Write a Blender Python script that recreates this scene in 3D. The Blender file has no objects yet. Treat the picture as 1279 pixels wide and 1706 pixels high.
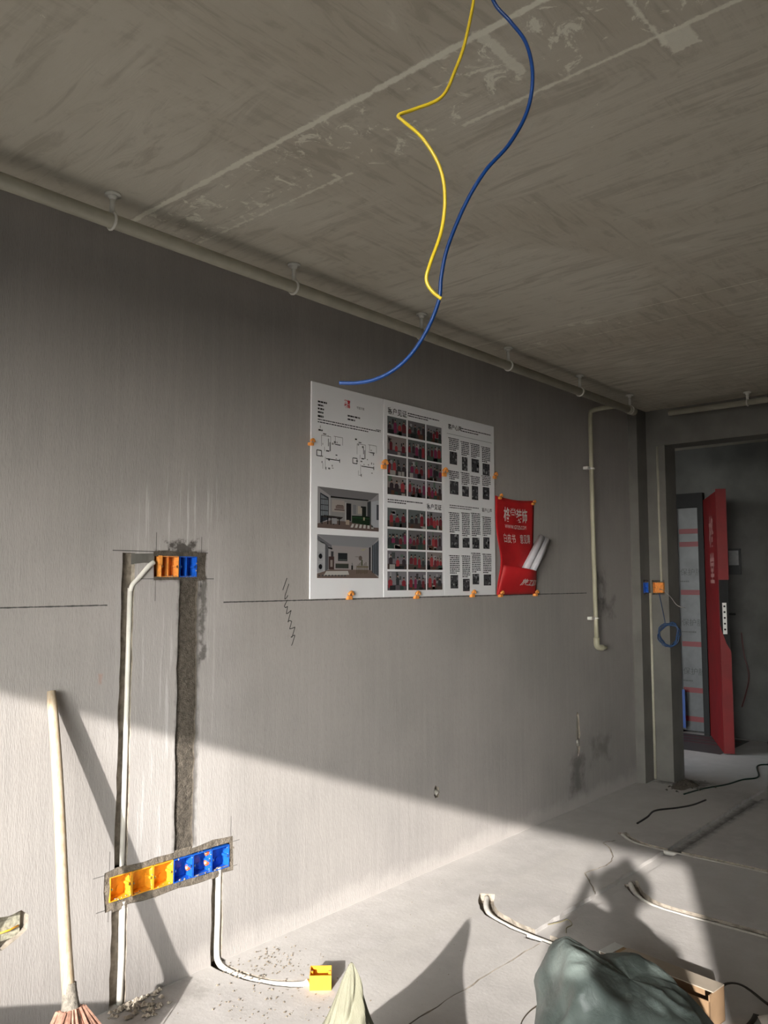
import bpy, bmesh, math, random
from mathutils import Vector, Matrix, noise as mnoise
random.seed(7)
SC = bpy.context.scene
COL = SC.collection
PI = math.pi

# ------------------------------------------------------------------ camera
CAM_H = 1.5
YAW = math.radians(41.55); PITCH = math.atan(113/1350)
cd = bpy.data.cameras.new('camera'); cam = bpy.data.objects.new('camera', cd); COL.objects.link(cam)
cam.location = (0, 0, CAM_H)
cam.rotation_euler = (PI/2+PITCH, 0, YAW-PI/2)
cd.sensor_fit = 'VERTICAL'; cd.sensor_height = 36; cd.lens = 36*1350/1706
cd.clip_start = 0.02; cd.clip_end = 500
SC.camera = cam
FWD = Vector((math.cos(YAW)*math.cos(PITCH), math.sin(YAW)*math.cos(PITCH), math.sin(PITCH)))
RGT = Vector((math.sin(YAW), -math.cos(YAW), 0)); UPV = RGT.cross(FWD)

# ------------------------------------------------------------------ world, sun, exposure
SUN = Vector((1, .48, -.357))
w = bpy.data.worlds.new('sky'); SC.world = w; w.use_nodes = True
nt = w.node_tree; nt.nodes.clear()
sky = nt.nodes.new('ShaderNodeTexSky'); sky.sky_type = 'NISHITA'; sky.sun_disc = False
sky.sun_elevation = math.radians(17.8); sky.sun_rotation = math.atan2(-1, -.48)
sky.air_density = 1.3; sky.dust_density = 1.5; sky.ozone_density = 2.0
hs = nt.nodes.new('ShaderNodeHueSaturation'); hs.inputs['Saturation'].default_value = .2
bg = nt.nodes.new('ShaderNodeBackground'); bg.inputs['Strength'].default_value = .66
wo = nt.nodes.new('ShaderNodeOutputWorld')
nt.links.new(sky.outputs[0], hs.inputs['Color']); tint = nt.nodes.new('ShaderNodeMix'); tint.data_type = 'RGBA'; tint.blend_type = 'MULTIPLY'; tint.inputs[0].default_value = 1; tint.inputs[7].default_value = (.965, 1, 1.01, 1)
nt.links.new(hs.outputs[0], tint.inputs[6]); nt.links.new(tint.outputs[2], bg.inputs['Color']); nt.links.new(bg.outputs[0], wo.inputs[0])
sd = bpy.data.lights.new('sun', 'SUN'); sd.energy = 5.3; sd.angle = math.radians(.6); sd.color = (1, .948, .895)
so = bpy.data.objects.new('sun', sd); COL.objects.link(so)
so.rotation_euler = SUN.to_track_quat('-Z', 'Y').to_euler(); so.location = (-6, -3, 5)
SC.view_settings.view_transform = 'Standard'; SC.view_settings.look = 'None'
SC.view_settings.gamma = 1; SC.view_settings.use_curve_mapping = False
SC.view_settings.exposure = 0.88

# ------------------------------------------------------------------ helpers
def lin(c):
    c /= 255.
    return c/12.92 if c <= .04045 else ((c+.055)/1.055)**2.4
def C(r, g, b): return (lin(r), lin(g), lin(b), 1)

class Mat:
    def __init__(s, name, rough=.8):
        s.m = bpy.data.materials.new(name); s.m.use_nodes = True
        s.t = s.m.node_tree; s.b = s.t.nodes['Principled BSDF']
        s.b.inputs['Roughness'].default_value = rough
        g = s.t.nodes.new('ShaderNodeNewGeometry'); s.pos = g.outputs['Position']; s._xyz = None
    def n(s, typ): return s.t.nodes.new(typ)
    def put(s, inp, v):
        if hasattr(v, 'is_output'): s.t.links.new(v, inp)
        else: inp.default_value = v
    def xyz(s):
        if not s._xyz:
            q = s.n('ShaderNodeSeparateXYZ'); s.put(q.inputs[0], s.pos); s._xyz = q.outputs
        return s._xyz
    def math(s, op, a, b=0.0, c=None, clamp=False):
        q = s.n('ShaderNodeMath'); q.operation = op; q.use_clamp = clamp
        s.put(q.inputs[0], a); s.put(q.inputs[1], b)
        if c is not None: s.put(q.inputs[2], c)
        return q.outputs[0]
    def vec(s, scale=(1, 1, 1), rot=(0, 0, 0), loc=(0, 0, 0), src=None):
        q = s.n('ShaderNodeMapping'); s.put(q.inputs[0], src or s.pos)
        q.inputs['Rotation'].default_value = rot; q.inputs['Scale'].default_value = scale; q.inputs['Location'].default_value = loc
        return q.outputs[0]
    def noise(s, scale, detail=4, rough=.55, dist=0, vec=None):
        q = s.n('ShaderNodeTexNoise'); s.put(q.inputs['Vector'], vec or s.pos)
        q.inputs['Scale'].default_value = scale; q.inputs['Detail'].default_value = detail
        q.inputs['Roughness'].default_value = rough; q.inputs['Distortion'].default_value = dist
        return q.outputs['Fac']
    def step(s, v, lo, hi, a=0., b=1.):
        q = s.n('ShaderNodeMapRange'); q.interpolation_type = 'SMOOTHSTEP'
        s.put(q.inputs[0], v); q.inputs[1].default_value = lo; q.inputs[2].default_value = hi
        q.inputs[3].default_value = a; q.inputs[4].default_value = b
        return q.outputs[0]
    def mix(s, f, a, b):
        q = s.n('ShaderNodeMix'); q.data_type = 'RGBA'
        s.put(q.inputs[0], f); s.put(q.inputs[6], a); s.put(q.inputs[7], b)
        return q.outputs[2]
    def rect(s, ax, bx, c, hsz, soft=.01, nz=None, amp=0.):
        """soft rectangle in two world axes; the edge is broken up by a noise"""
        P = s.xyz()
        d = s.math('MAXIMUM', s.math('SUBTRACT', s.math('ABSOLUTE', s.math('SUBTRACT', P[ax], c[0])), hsz[0]),
                   s.math('SUBTRACT', s.math('ABSOLUTE', s.math('SUBTRACT', P[bx], c[1])), hsz[1]))
        if nz is not None: d = s.math('MULTIPLY_ADD', s.math('SUBTRACT', nz, .5), amp, d)
        return s.step(d, soft, -soft)
    def color(s, v): s.put(s.b.inputs['Base Color'], v)
    def bump(s, h, strength=.3, dist=.01):
        q = s.n('ShaderNodeBump'); s.put(q.inputs['Height'], h)
        q.inputs['Strength'].default_value = strength; q.inputs['Distance'].default_value = dist
        s.put(s.b.inputs['Normal'], q.outputs[0])

def simple(name, col, rough=.7, var=.15, scale=20, bump=0, bscale=60, metal=0, spec=None, dist=.003):
    """plain surface with a little uneven colour and relief"""
    M = Mat(name, rough)
    dark = tuple(x*(1-var) for x in col[:3])+(1,)
    light = tuple(min(1, x*(1+var)) for x in col[:3])+(1,)
    M.color(M.mix(M.step(M.noise(scale), .3, .7), dark, light))
    M.b.inputs['Metallic'].default_value = metal
    if spec is not None: M.b.inputs['Specular IOR Level'].default_value = spec
    if bump: M.bump(M.noise(bscale, 5), bump, dist)
    return M.m

def tag(o, label, cat, group=None):
    o['label'] = label; o['category'] = cat
    if group: o['group'] = group
    return o
def thing(name, loc, label, cat, group=None):
    o = bpy.data.objects.new(name, None); COL.objects.link(o); o.location = loc; o.empty_display_size = .05
    return tag(o, label, cat, group)
def root_loc(o):
    v = Vector((0, 0, 0))
    if o.type == 'EMPTY': v = Vector(o.location)
    if o.parent: v = root_loc(o.parent)
    return v
def setpar(o, p):
    o.parent = p
    if p.type == 'EMPTY': o.matrix_parent_inverse = Matrix.Translation(-Vector(p.location))
def obj(name, verts, faces, mat, parent=None, smooth=False):
    me = bpy.data.meshes.new(name); me.from_pydata([tuple(v) for v in verts], [], faces); me.update()
    return link(name, me, mat, parent, smooth)
def link(name, me, mat, parent=None, smooth=False):
    if mat: me.materials.append(mat)
    if smooth:
        for p in me.polygons: p.use_smooth = True
    o = bpy.data.objects.new(name, me); COL.objects.link(o)
    if parent: setpar(o, parent)
    return o
class MB:
    """collects shapes for one mesh"""
    def __init__(s): s.v = []; s.f = []
    def add(s, v, f):
        k = len(s.v); s.v += [Vector(x) for x in v]; s.f += [tuple(i+k for i in q) for q in f]; return s
    def box(s, x0, x1, y0, y1, z0, z1, M=None):
        v = [Vector((x, y, z)) for z in (z0, z1) for y in (y0, y1) for x in (x0, x1)]
        if M: v = [M @ p for p in v]
        return s.add(v, [(0, 2, 3, 1), (4, 5, 7, 6), (0, 1, 5, 4), (2, 6, 7, 3), (0, 4, 6, 2), (1, 3, 7, 5)])
    def tube(s, pts, r, n=8, cap=True, r2=None):
        pts = [Vector(p) for p in pts]; N = len(pts); up = None; rings = []
        for i, p in enumerate(pts):
            d = (pts[min(i+1, N-1)]-pts[max(i-1, 0)]).normalized()
            if up is None:
                up = Vector((0, 0, 1)) if abs(d.z) < .9 else Vector((1, 0, 0))
            a = d.cross(up).normalized(); up = a.cross(d).normalized()
            rr = r if r2 is None else r+(r2-r)*i/(N-1)
            if callable(r): rr = r(i/(N-1))
            rings.append([p+(a*math.cos(t)+up*math.sin(t))*rr for t in [2*PI*k/n for k in range(n)]])
        v = [q for R in rings for q in R]; f = []
        for i in range(N-1):
            for k in range(n):
                f.append((i*n+k, i*n+(k+1) % n, (i+1)*n+(k+1) % n, (i+1)*n+k))
        if cap: f.append(tuple(range(n))[::-1]); f.append(tuple((N-1)*n+k for k in range(n)))
        return s.add(v, f)
    def prism(s, poly, fn, lo, hi):
        """poly: 2-d outline, fn(a,b,depth)->point"""
        n = len(poly)
        v = [fn(a, b, lo) for a, b in poly]+[fn(a, b, hi) for a, b in poly]
        f = [tuple(range(n))[::-1], tuple(range(n, 2*n))]+[(i, (i+1) % n, n+(i+1) % n, n+i) for i in range(n)]
        return s.add(v, f)
    def build(s, name, mat, parent=None, smooth=False, fix=False):
        o = obj(name, s.v, s.f, mat, parent, smooth)
        if fix:
            bm = bmesh.new(); bm.from_mesh(o.data); bmesh.ops.recalc_face_normals(bm, faces=bm.faces); bm.to_mesh(o.data); bm.free()
        return o
def smooth_path(P, n=8):
    P = [Vector(p) for p in P]; out = []
    for i in range(len(P)-1):
        a = P[max(i-1, 0)]; b = P[i]; c = P[i+1]; d = P[min(i+2, len(P)-1)]
        for k in range(n):
            t = k/n
            out.append(.5*((2*b)+(c-a)*t+(2*a-5*b+4*c-d)*t*t+(3*b-a-3*c+d)*t**3))
    return out+[P[-1]]
def bevel(o, wd=.003, seg=2):
    m = o.modifiers.new('b', 'BEVEL'); m.width = wd; m.segments = seg; m.limit_method = 'ANGLE'; return o
def ribbon(path, wd, jit=0):
    """2-d outline of a strip along a path"""
    P = [Vector((p[0], p[1])) for p in path]; L = []; R = []
    for i, p in enumerate(P):
        d = (P[min(i+1, len(P)-1)]-P[max(i-1, 0)]).normalized(); nrm = Vector((-d.y, d.x))
        L.append(p+nrm*(wd/2+random.uniform(-jit, jit))); R.append(p-nrm*(wd/2+random.uniform(-jit, jit)))
    return [tuple(q) for q in L+R[::-1]]
def rough_rect(x0, x1, z0, z1, jit=.003, st=.05):
    out = []
    def side(a, b):
        n = max(1, int((Vector(b)-Vector(a)).length/st))
        for i in range(n):
            t = i/n; p = Vector(a).lerp(Vector(b), t)
            out.append((p.x+random.uniform(-jit, jit), p.y+random.uniform(-jit, jit)))
    side((x0, z0), (x1, z0)); side((x1, z0), (x1, z1)); side((x1, z1), (x0, z1)); side((x0, z1), (x0, z0))
    return out
def cut(base, cutters):
    """carve real recesses into a slab, then drop the cutters"""
    for c in cutters:
        m = base.modifiers.new('cut', 'BOOLEAN'); m.object = c; m.operation = 'DIFFERENCE'; m.solver = 'EXACT'
        m.material_mode = 'TRANSFER'
    dg = bpy.context.evaluated_depsgraph_get()
    me = bpy.data.meshes.new_from_object(base.evaluated_get(dg))
    base.modifiers.clear(); base.data = me
    for c in cutters:
        bpy.data.objects.remove(c, do_unlink=True)
def structure(o): o['kind'] = 'structure'; return o

WY = 2.69          # plane of the long plastered wall
H = 2.81           # ceiling height
XW = -2.04         # window wall
YR = -7.0          # right wall
X1, Y1, X2, Y2 = 5.87, 2.62, 6.04, 2.475    # stepped pier by the entry
XF = 8.1           # entry wall

# ------------------------------------------------------------------ setting materials
def wall_material():
    M = Mat('cement_plaster_wall', .9)
    big = M.noise(1.3, 4); med = M.noise(7, 5)
    st = M.noise(9, 5, .6, 0, M.vec((3.5, 1, .22)))        # vertical float marks
    fine = M.noise(120, 3, .6, 0, M.vec((2.2, 1, .35)))
    c = M.mix(M.step(big, .3, .7), C(150, 146, 143), C(164, 159, 155))
    c = M.mix(M.math('MULTIPLY', M.step(st, .35, .75), .25), c, C(174, 168, 164))
    c = M.mix(M.math('MULTIPLY', M.step(fine, .5, .85), .35), c, C(120, 115, 111))
    # pale rubbed plaster around the chases with runs of slurry
    run = M.noise(26, 4, .6, 0, M.vec((2.5, 1, .10)))
    halo = M.rect(0, 2, (1.83, .98), (.25, .74), .16, med, .25)
    c = M.mix(M.math('MULTIPLY', halo, .45), c, C(186, 181, 178))
    drip = M.rect(0, 2, (1.82, 1.10), (.24, .82), .12, run, .35)
    c = M.mix(M.math('MULTIPLY', M.math('MULTIPLY', M.step(run, .54, .68), drip), .6), c, C(206, 204, 203))
    # dark damp mortar smeared round the boxes and the filled chase
    rag = M.noise(30, 6, .6)
    dk = C(62, 58, 53)
    for cx, cz, hx, hz, am, k in [(1.842, 1.555, .116, .056, .03, .9), (1.884, 1.0, .050, .52, .026, .7),
                                  (1.838, .402, .275, .056, .03, .6), (1.84, 1.625, .06, .02, .11, .9), (1.95, 1.35, .012, .16, .09, .7)]:
        c = M.mix(M.math('MULTIPLY', M.rect(0, 2, (cx, cz), (hx, hz), .012, rag, am), k), c, dk)
    # snapped ink line and layout crosses
    ink = C(28, 32, 31)
    thin = M.noise(9, 3)
    l1 = M.rect(0, 2, (.3, 1.409), (1.235, .0022), .0015, M.noise(60, 4), .004)
    l2 = M.rect(0, 2, (3.6, 1.409), (1.55, .0024), .0015, M.noise(60, 4), .004)
    for l in (l1, l2): c = M.mix(M.math('MULTIPLY', l, .9), c, ink)
    for cx, cz, hx, hz in [(1.76, 1.607, .21, .0016), (1.83, 1.504, .17, .0014), (1.731, 1.55, .0012, .13), (1.938, 1.57, .0012, .10),
                           (1.572, .42, .0012, .12), (2.106, .45, .0012, .10), (1.57, .463, .06, .0012), (2.1, .448, .05, .0012),
                           (1.575, .343, .05, .0012), (2.1, .352, .04, .0012)]:
        c = M.mix(M.math('MULTIPLY', M.rect(0, 2, (cx, cz), (hx, hz), .001, thin, .001), .8), c, ink)
    # stains and patches towards the entry, one brick-coloured nick
    bl = M.noise(11, 5, .6)
    for cx, cz, hx, hz, k in [(5.35, 1.43, .06, .10, .6), (5.45, 1.3, .10, .03, .5), (4.97, .22, .06, .10, .6), (5.3, .33, .12, .06, .45)]:
        c = M.mix(M.math('MULTIPLY', M.rect(0, 2, (cx, cz), (hx, hz), .06, bl, .25), k), c, C(70, 68, 66))
    c = M.mix(M.math('MULTIPLY', M.rect(0, 2, (5.36, 1.42), (.03, .05), .008, rag, .09), .6), c, C(170, 166, 163))
    c = M.mix(M.math('MULTIPLY', M.rect(0, 2, (1.516, 1.146), (.006, .018), .006, rag, .02), .7), c, C(168, 138, 124))
    c = M.mix(M.math('MULTIPLY', M.rect(0, 2, (3.9, .0), (2.0, .07), .05, med, .16), .5), c, C(190, 184, 180))
    M.color(c)
    hgt = M.math('MULTIPLY_ADD', fine, .5, M.math('MULTIPLY_ADD', st, .6, M.math('MULTIPLY', med, .8)))
    M.bump(hgt, .35, .006)
    return M.m
def ceiling_material():
    M = Mat('raw_concrete_ceiling', .92)
    big = M.noise(1.1, 5, .6, .6); med = M.noise(5, 6, .6)
    warp = M.vec((1, 1, 1))
    sc1 = M.noise(5, 6, .62, 1.5, M.vec((.55, 3.4, 1), (0, 0, .55)))
    sc2 = M.noise(4.5, 6, .62, 1.2, M.vec((3.2, .5, 1), (0, 0, -.35)))
    scr = M.mix(M.step(big, .4, .6), sc1, sc2)
    rip = M.noise(16, 3, .5, .4, M.vec((3.0, .35, 1), (0, 0, .04)))
    far = M.step(M.xyz()[0], 3.4, 4.6)
    rag = M.noise(28, 6, .7)
    c = M.mix(M.step(big, .3, .7), C(186, 179, 163), C(204, 199, 185))
    c = M.mix(M.math('MULTIPLY', M.step(scr, .52, .36), .5), c, C(158, 151, 136))
    c = M.mix(M.math('MULTIPLY', M.step(scr, .60, .78), .4), c, C(222, 217, 202))
    c = M.mix(M.math('MULTIPLY', M.math('MULTIPLY', M.step(rip, .40, .60), far), .4), c, C(158, 150, 134))
    c = M.mix(M.math('MULTIPLY', M.step(M.noise(9, 5, .7), .60, .70), .3), c, C(150, 144, 127))
    putty = C(235, 233, 217)
    fl = M.noise(13, 7, .75, .8)
    # joints of the formwork boards, filled with pale putty
    for cx, cy, hx, hy, am, k in [(1.536, .9, .010, 1.80, .030, .95), (1.83, .9, .006, .42, .034, .85), (1.815, 2.2, .004, .45, .05, .7),
                                  (1.63, 1.055, .11, .014, .05, .7), (1.76, .735, .11, .006, .03, .8), (1.87, .70, .045, .035, .05, .7),
                                  (3.68, .3, .0030, 2.4, .006, .75), (3.93, .9, .003, 1.6, .02, .5)]:
        c = M.mix(M.math('MULTIPLY', M.rect(0, 1, (cx, cy), (hx, hy), .004, rag, am), k), c, putty)
    strip = M.rect(0, 1, (1.68, 1.0), (.15, 1.7), .03, med, .06)
    c = M.mix(M.math('MULTIPLY', M.math('MULTIPLY', strip, M.step(fl, .55, .62)), .8), c, putty)
    strip2 = M.rect(0, 1, (3.80, .9), (.13, 1.8), .03, med, .06)
    c = M.mix(M.math('MULTIPLY', M.math('MULTIPLY', strip2, M.step(fl, .57, .64)), .5), c, putty)
    c = M.mix(M.math('MULTIPLY', M.step(M.noise(6, 7, .8, 1.0), .68, .71), .7), c, putty)
    M.color(c)
    h = M.math('MULTIPLY_ADD', scr, 1.0, M.math('MULTIPLY_ADD', M.math('MULTIPLY', rip, far), .8, M.math('MULTIPLY', rag, .25)))
    M.bump(h, .35, .015)
    return M.m
def floor_material():
    M = Mat('dusty_screed_floor', .9)
    big = M.noise(1.6, 5); med = M.noise(8, 6, .6); fine = M.noise(60, 5, .65)
    c = M.mix(M.step(big, .3, .7), C(174, 170, 167), C(190, 186, 182))
    c = M.mix(M.math('MULTIPLY', M.step(med, .4, .7), .4), c, C(199, 195, 192))
    c = M.mix(M.math('MULTIPLY', M.step(fine, .55, .8), .22), c, C(147, 142, 139))
    # strip of later screed along the wall, damp mortar in the long chase, dirt by the pier
    c = M.mix(M.math('MULTIPLY', M.rect(0, 1, (4.5, 2.26), (2.3, .055), .012, med, .05), .35), c, C(186, 182, 177))
    rag = M.noise(20, 6, .7)
    c = M.mix(M.math('MULTIPLY', M.rect(0, 1, (5.25, 1.865), (.74, .030), .045, rag, .10), .85), c, C(56, 55, 53))
    c = M.mix(M.math('MULTIPLY', M.rect(0, 1, (6.1, 2.42), (.12, .16), .05, rag, .22), .7), c, C(64, 62, 58))
    c = M.mix(M.math('MULTIPLY', M.rect(0, 1, (1.74, 2.62), (.16, .08), .05, rag, .2), .4), c, C(107, 100, 93))
    M.color(c)
    M.bump(M.math('MULTIPLY_ADD', fine, .35, med), .35, .008)
    return M.m
WALL = wall_material(); CEIL = ceiling_material(); FLOOR = floor_material()
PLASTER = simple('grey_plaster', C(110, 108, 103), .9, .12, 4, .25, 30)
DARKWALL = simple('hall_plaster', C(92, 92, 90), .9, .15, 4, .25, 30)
CHASE = simple('cut_chase', C(146, 137, 125), .95, .3, 30, .7, 60, dist=.006)
MORTAR = simple('damp_mortar', C(88, 81, 72), .92, .3, 60, .9, 160, dist=.006)
PVC = simple('white_pvc', C(214, 211, 203), .45, .06, 15)
PVC_DULL = simple('dusty_pvc_pipe', C(176, 172, 156), .5, .10, 8)

# ------------------------------------------------------------------ floor with cut chases
o_floor = MB().box(-3.5, XF+1.6, YR-.2, 4.2, -.14, 0).build('floor', FLOOR); structure(o_floor)
floor_paths = [([(3.34, 2.30), (3.24, 2.235), (3.165, 2.15), (3.125, 2.03), (3.108, 1.93), (3.10, 1.84), (3.09, 1.70), (3.06, 1.50)], .075, .034),
               ([(3.96, 1.86), (3.87, 1.80), (3.80, 1.73), (3.755, 1.64), (3.742, 1.5), (3.742, 1.2), (3.742, .4)], .066, .032),
               ([(4.66, 2.235), (4.57, 2.14), (4.535, 2.03), (4.53, 1.92), (4.532, 1.8), (4.54, 1.4), (4.545, .4)], .055, .030),
               ([(2.042, 2.75), (2.044, 2.62), (2.062, 2.50), (2.10, 2.40), (2.16, 2.31)], .048, .034)]
cutters = []
fz = lambda a, b, z: (a, b, z)
for path, wd, dp in floor_paths:
    sp = smooth_path([(a, b, 0) for a, b in path], 4)
    cutters.append(MB().prism(ribbon(sp, wd, .003), fz, -dp, .05).build('c', CHASE, fix=True))
def jag(x0, y0, x1, y1, st=.05, j=.004):
    n = max(2, int(math.hypot(x1-x0, y1-y0)/st))
    return [(x0+(x1-x0)*i/n+random.uniform(-j, j), y0+(y1-y0)*i/n+random.uniform(-j, j)) for i in range(n+1)]
cutters.append(MB().prism(ribbon(jag(3.05, 1.878, 7.4, 1.885), .078, .003), fz, -.020, .05).build('c', FLOOR, fix=True))
cutters.append(MB().prism(ribbon(jag(1.9, 1.852, 3.04, 1.838), .006, .002), fz, -.012, .05).build('c', CHASE, fix=True))
for p in [[(3.66, 1.89), (3.80, 2.0), (3.905, 2.083)], [(3.905, 2.083), (4.0, 2.064), (4.07, 2.05)], [(4.07, 2.05), (4.17, 2.06), (4.26, 2.10), (4.35, 2.16), (4.41, 2.235)], [(4.41, 2.235), (4.47, 2.21), (4.5, 2.20)]]:
    q = []
    for a, b in zip(p[:-1], p[1:]): q += jag(*a, *b, .03, .003)[:-1]
    cutters.append(MB().prism(ribbon(q+[p[-1]], .008, .002), fz, -.010, .05).build('c', CHASE, fix=True))
cut(o_floor, cutters)

# ------------------------------------------------------------------ long wall with chases and holes
o_wall = MB().box(XW-.2, X1, WY, WY+.2, 0, H).build('wall_left', WALL); structure(o_wall)
wz = lambda a, b, y: (a, y, b)
def wcut(poly, depth, m): return MB().prism(poly, wz, WY-.05, WY+depth).build('c', m, fix=True)
def blob(cx, cz, rx, rz, n=16, j=.25):
    return [(cx+rx*(1+random.uniform(-j, j))*math.cos(2*PI*k/n), cz+rz*(1+random.uniform(-j, j))*math.sin(2*PI*k/n)) for k in range(n)]
wc = [wcut(rough_rect(1.590, 1.641, .44, 1.600, .0025), .024, CHASE),
      wcut(rough_rect(1.585, 1.648, -.05, .36, .003), .024, CHASE),
      wcut(rough_rect(1.836, 1.922, .44, 1.52, .005), .030, MORTAR),
      wcut(rough_rect(1.722, 1.960, 1.496, 1.610, .004), .052, MORTAR),
      wcut(rough_rect(1.630, 1.735, 1.560, 1.598, .004), .020, CHASE),
      wcut(rough_rect(1.556, 2.120, .334, .474, .005), .056, MORTAR),
      wcut(rough_rect(2.016, 2.070, -.05, .365, .003), .026, CHASE),
      wcut([(1.165, .335), (1.205, .325), (1.25, .345), (1.283, .365), (1.286, .41), (1.262, .432), (1.225, .425), (1.185, .43), (1.16, .40)], .035, CHASE),
      wcut(blob(3.452, .388, .020, .036), .05, CHASE),
      wcut(blob(4.985, .47, .030, .13, 20, .22), .045, CHASE)]
cut(o_wall, wc)

# rough mortar packed into the wide chase (a part of the wall)
def rough_panel(name, x0, x1, z0, z1, y, amp, mat, parent, st=.006, sc=60):
    nx = max(2, int((x1-x0)/st)); nz = max(2, int((z1-z0)/st)); v = []; f = []
    for j in range(nz+1):
        for i in range(nx+1):
            x = x0+(x1-x0)*i/nx; z = z0+(z1-z0)*j/nz
            d = mnoise.noise((x*sc, z*sc, 3.1))*amp+mnoise.noise((x*sc*.25, z*sc*.25, 9))*amp*1.4
            v.append((x, y-d, z))
    for j in range(nz):
        for i in range(nx):
            a = j*(nx+1)+i; f.append((a, a+1, a+nx+2, a+nx+1))
    return obj(name, v, f, mat, parent, True)
rough_panel('mortar_fill', 1.834, 1.924, .445, 1.515, WY+.008, .0028, MORTAR, o_wall)
rough_panel('mortar_fill', 1.630, 1.730, 1.557, 1.600, WY+.008, .003, PLASTER, o_wall)
BED = simple('box_bedding', C(116, 107, 95), .95, .3, 50, .8, 140, dist=.006)
for x0, x1, z0, z1 in [(1.556, 2.120, .449, .478), (1.556, 2.120, .328, .362), (1.552, 1.576, .330, .476), (2.098, 2.124, .332, .474)]:
    rough_panel('box_bedding', x0, x1, z0, z1, WY-.0008+.003, .0030, BED, o_wall)
for x0, x1, z0, z1 in [(1.722, 1.955, 1.590, 1.612), (1.722, 1.955, 1.492, 1.512), (1.916, 1.962, 1.495, 1.612)]:
    rough_panel('box_bedding', x0, x1, z0, z1, WY+.002, .0030, MORTAR, o_wall)

# pencil scribble across the ink line: flat ink on the wall, drawn as thin strokes
INK = simple('ink_scribble', C(38, 38, 36), .9, .2)
def stroke(P, wd=.0032):
    poly = []
    mb = MB()
    for a, b in zip(P[:-1], P[1:]):
        mb.prism(ribbon([a, b], wd), wz, WY-.0008, WY+.001)
    return mb
sc = MB()
for P in [[(2.392, 1.508), (2.368, 1.455)], [(2.403, 1.482), (2.382, 1.432), (2.380, 1.415), (2.389, 1.42), (2.398, 1.432)],
          [(2.395, 1.412), (2.378, 1.385), (2.385, 1.378), (2.397, 1.384), (2.390, 1.352), (2.4, 1.354), (2.418, 1.366), (2.400, 1.315),
           (2.408, 1.322), (2.422, 1.318), (2.410, 1.285), (2.425, 1.287), (2.442, 1.292), (2.426, 1.250), (2.418, 1.248), (2.432, 1.256), (2.442, 1.256), (2.428, 1.222), (2.422, 1.212)]]:
    q = stroke(P); sc.add(q.v, q.f)
sc.build('ink_scribble', INK, o_wall)

# ------------------------------------------------------------------ rest of the shell
structure(MB().box(XW-.2, XF+1.6, YR-.2, 4.2, H, H+.15).build('ceiling', CEIL))
wb = MB()
wb.box(XW-.2, XW, YR, -1.43, 0, H); wb.box(XW-.2, XW, -1.43, 1.35, 2.35, H); wb.box(XW-.2, XW, 1.35, WY, 0, H)
structure(wb.build('wall_window', PLASTER))
structure(MB().box(XW-.2, XF+1.6, YR-.2, YR, 0, H).build('wall_right', PLASTER))
pier = MB().prism([(X1, WY+.2), (X1, Y1), (X2, Y1), (X2, Y2), (X2+.2, Y2), (X2+.2, WY+.2)], fz, 0, H).build('wall_pier', PLASTER, fix=True); structure(pier)
cut(pier, [MB().prism(rough_rect(5.922, 6.012, 1.385, 1.498, .003), wz, Y1-.05, Y1+.034).build('c', MORTAR, fix=True),
           MB().prism(rough_rect(2.508, 2.602, 1.388, 1.496, .003), lambda a, b, x: (x, a, b), X2-.05, X2+.034).build('c', MORTAR, fix=True)])
structure(MB().box(X2-.01, X2+.2, YR, Y1-.04, 2.53, H).build('trim_1', PLASTER))
structure(MB().box(X2, X2+.2, YR, 1.55, 0, 2.53).build('wall_far', PLASTER))
wf = MB(); wf.box(XF, XF+.2, YR, 2.93, 0, H); wf.box(XF, XF+.2, 2.93, 3.95, 2.36, H); wf.box(XF, XF+.2, 3.95, 4.2, 0, H)
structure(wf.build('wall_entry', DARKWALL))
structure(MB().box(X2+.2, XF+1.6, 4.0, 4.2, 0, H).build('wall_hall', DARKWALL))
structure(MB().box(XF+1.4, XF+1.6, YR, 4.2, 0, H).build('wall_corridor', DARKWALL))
structure(MB().box(-3.5, -3.40, YR-.2, 4.2, 0, 1.05).build('wall_light_block', PLASTER))  # unseen parapet, made solid and tall to block light from the ground
GROUND = simple('street_ground', C(58, 60, 54), .95, .2, .2)
structure(obj('ground', [(-300, -300, -18), (300, -300, -18), (300, 300, -18), (-300, 300, -18)], [(0, 1, 2, 3)], GROUND))

# ------------------------------------------------------------------ materials of things
YEL = simple('orange_yellow_plastic', (.86, .42, .03, 1), .4, .10, 60)
ORG = simple('orange_plastic', (.83, .33, .07, 1), .45, .12, 60)
BLU = simple('blue_plastic', (.012, .11, .55, 1), .35, .15, 60)
DUSTY = simple('mortar_splash', C(150, 140, 126), .95, .25, 80, .6, 200)
STEEL = simple('zinc_screw', C(170, 168, 160), .35, .1, metal=.9)
REDM = simple('red_cap', (.75, .13, .03, 1), .45, .1)

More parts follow.
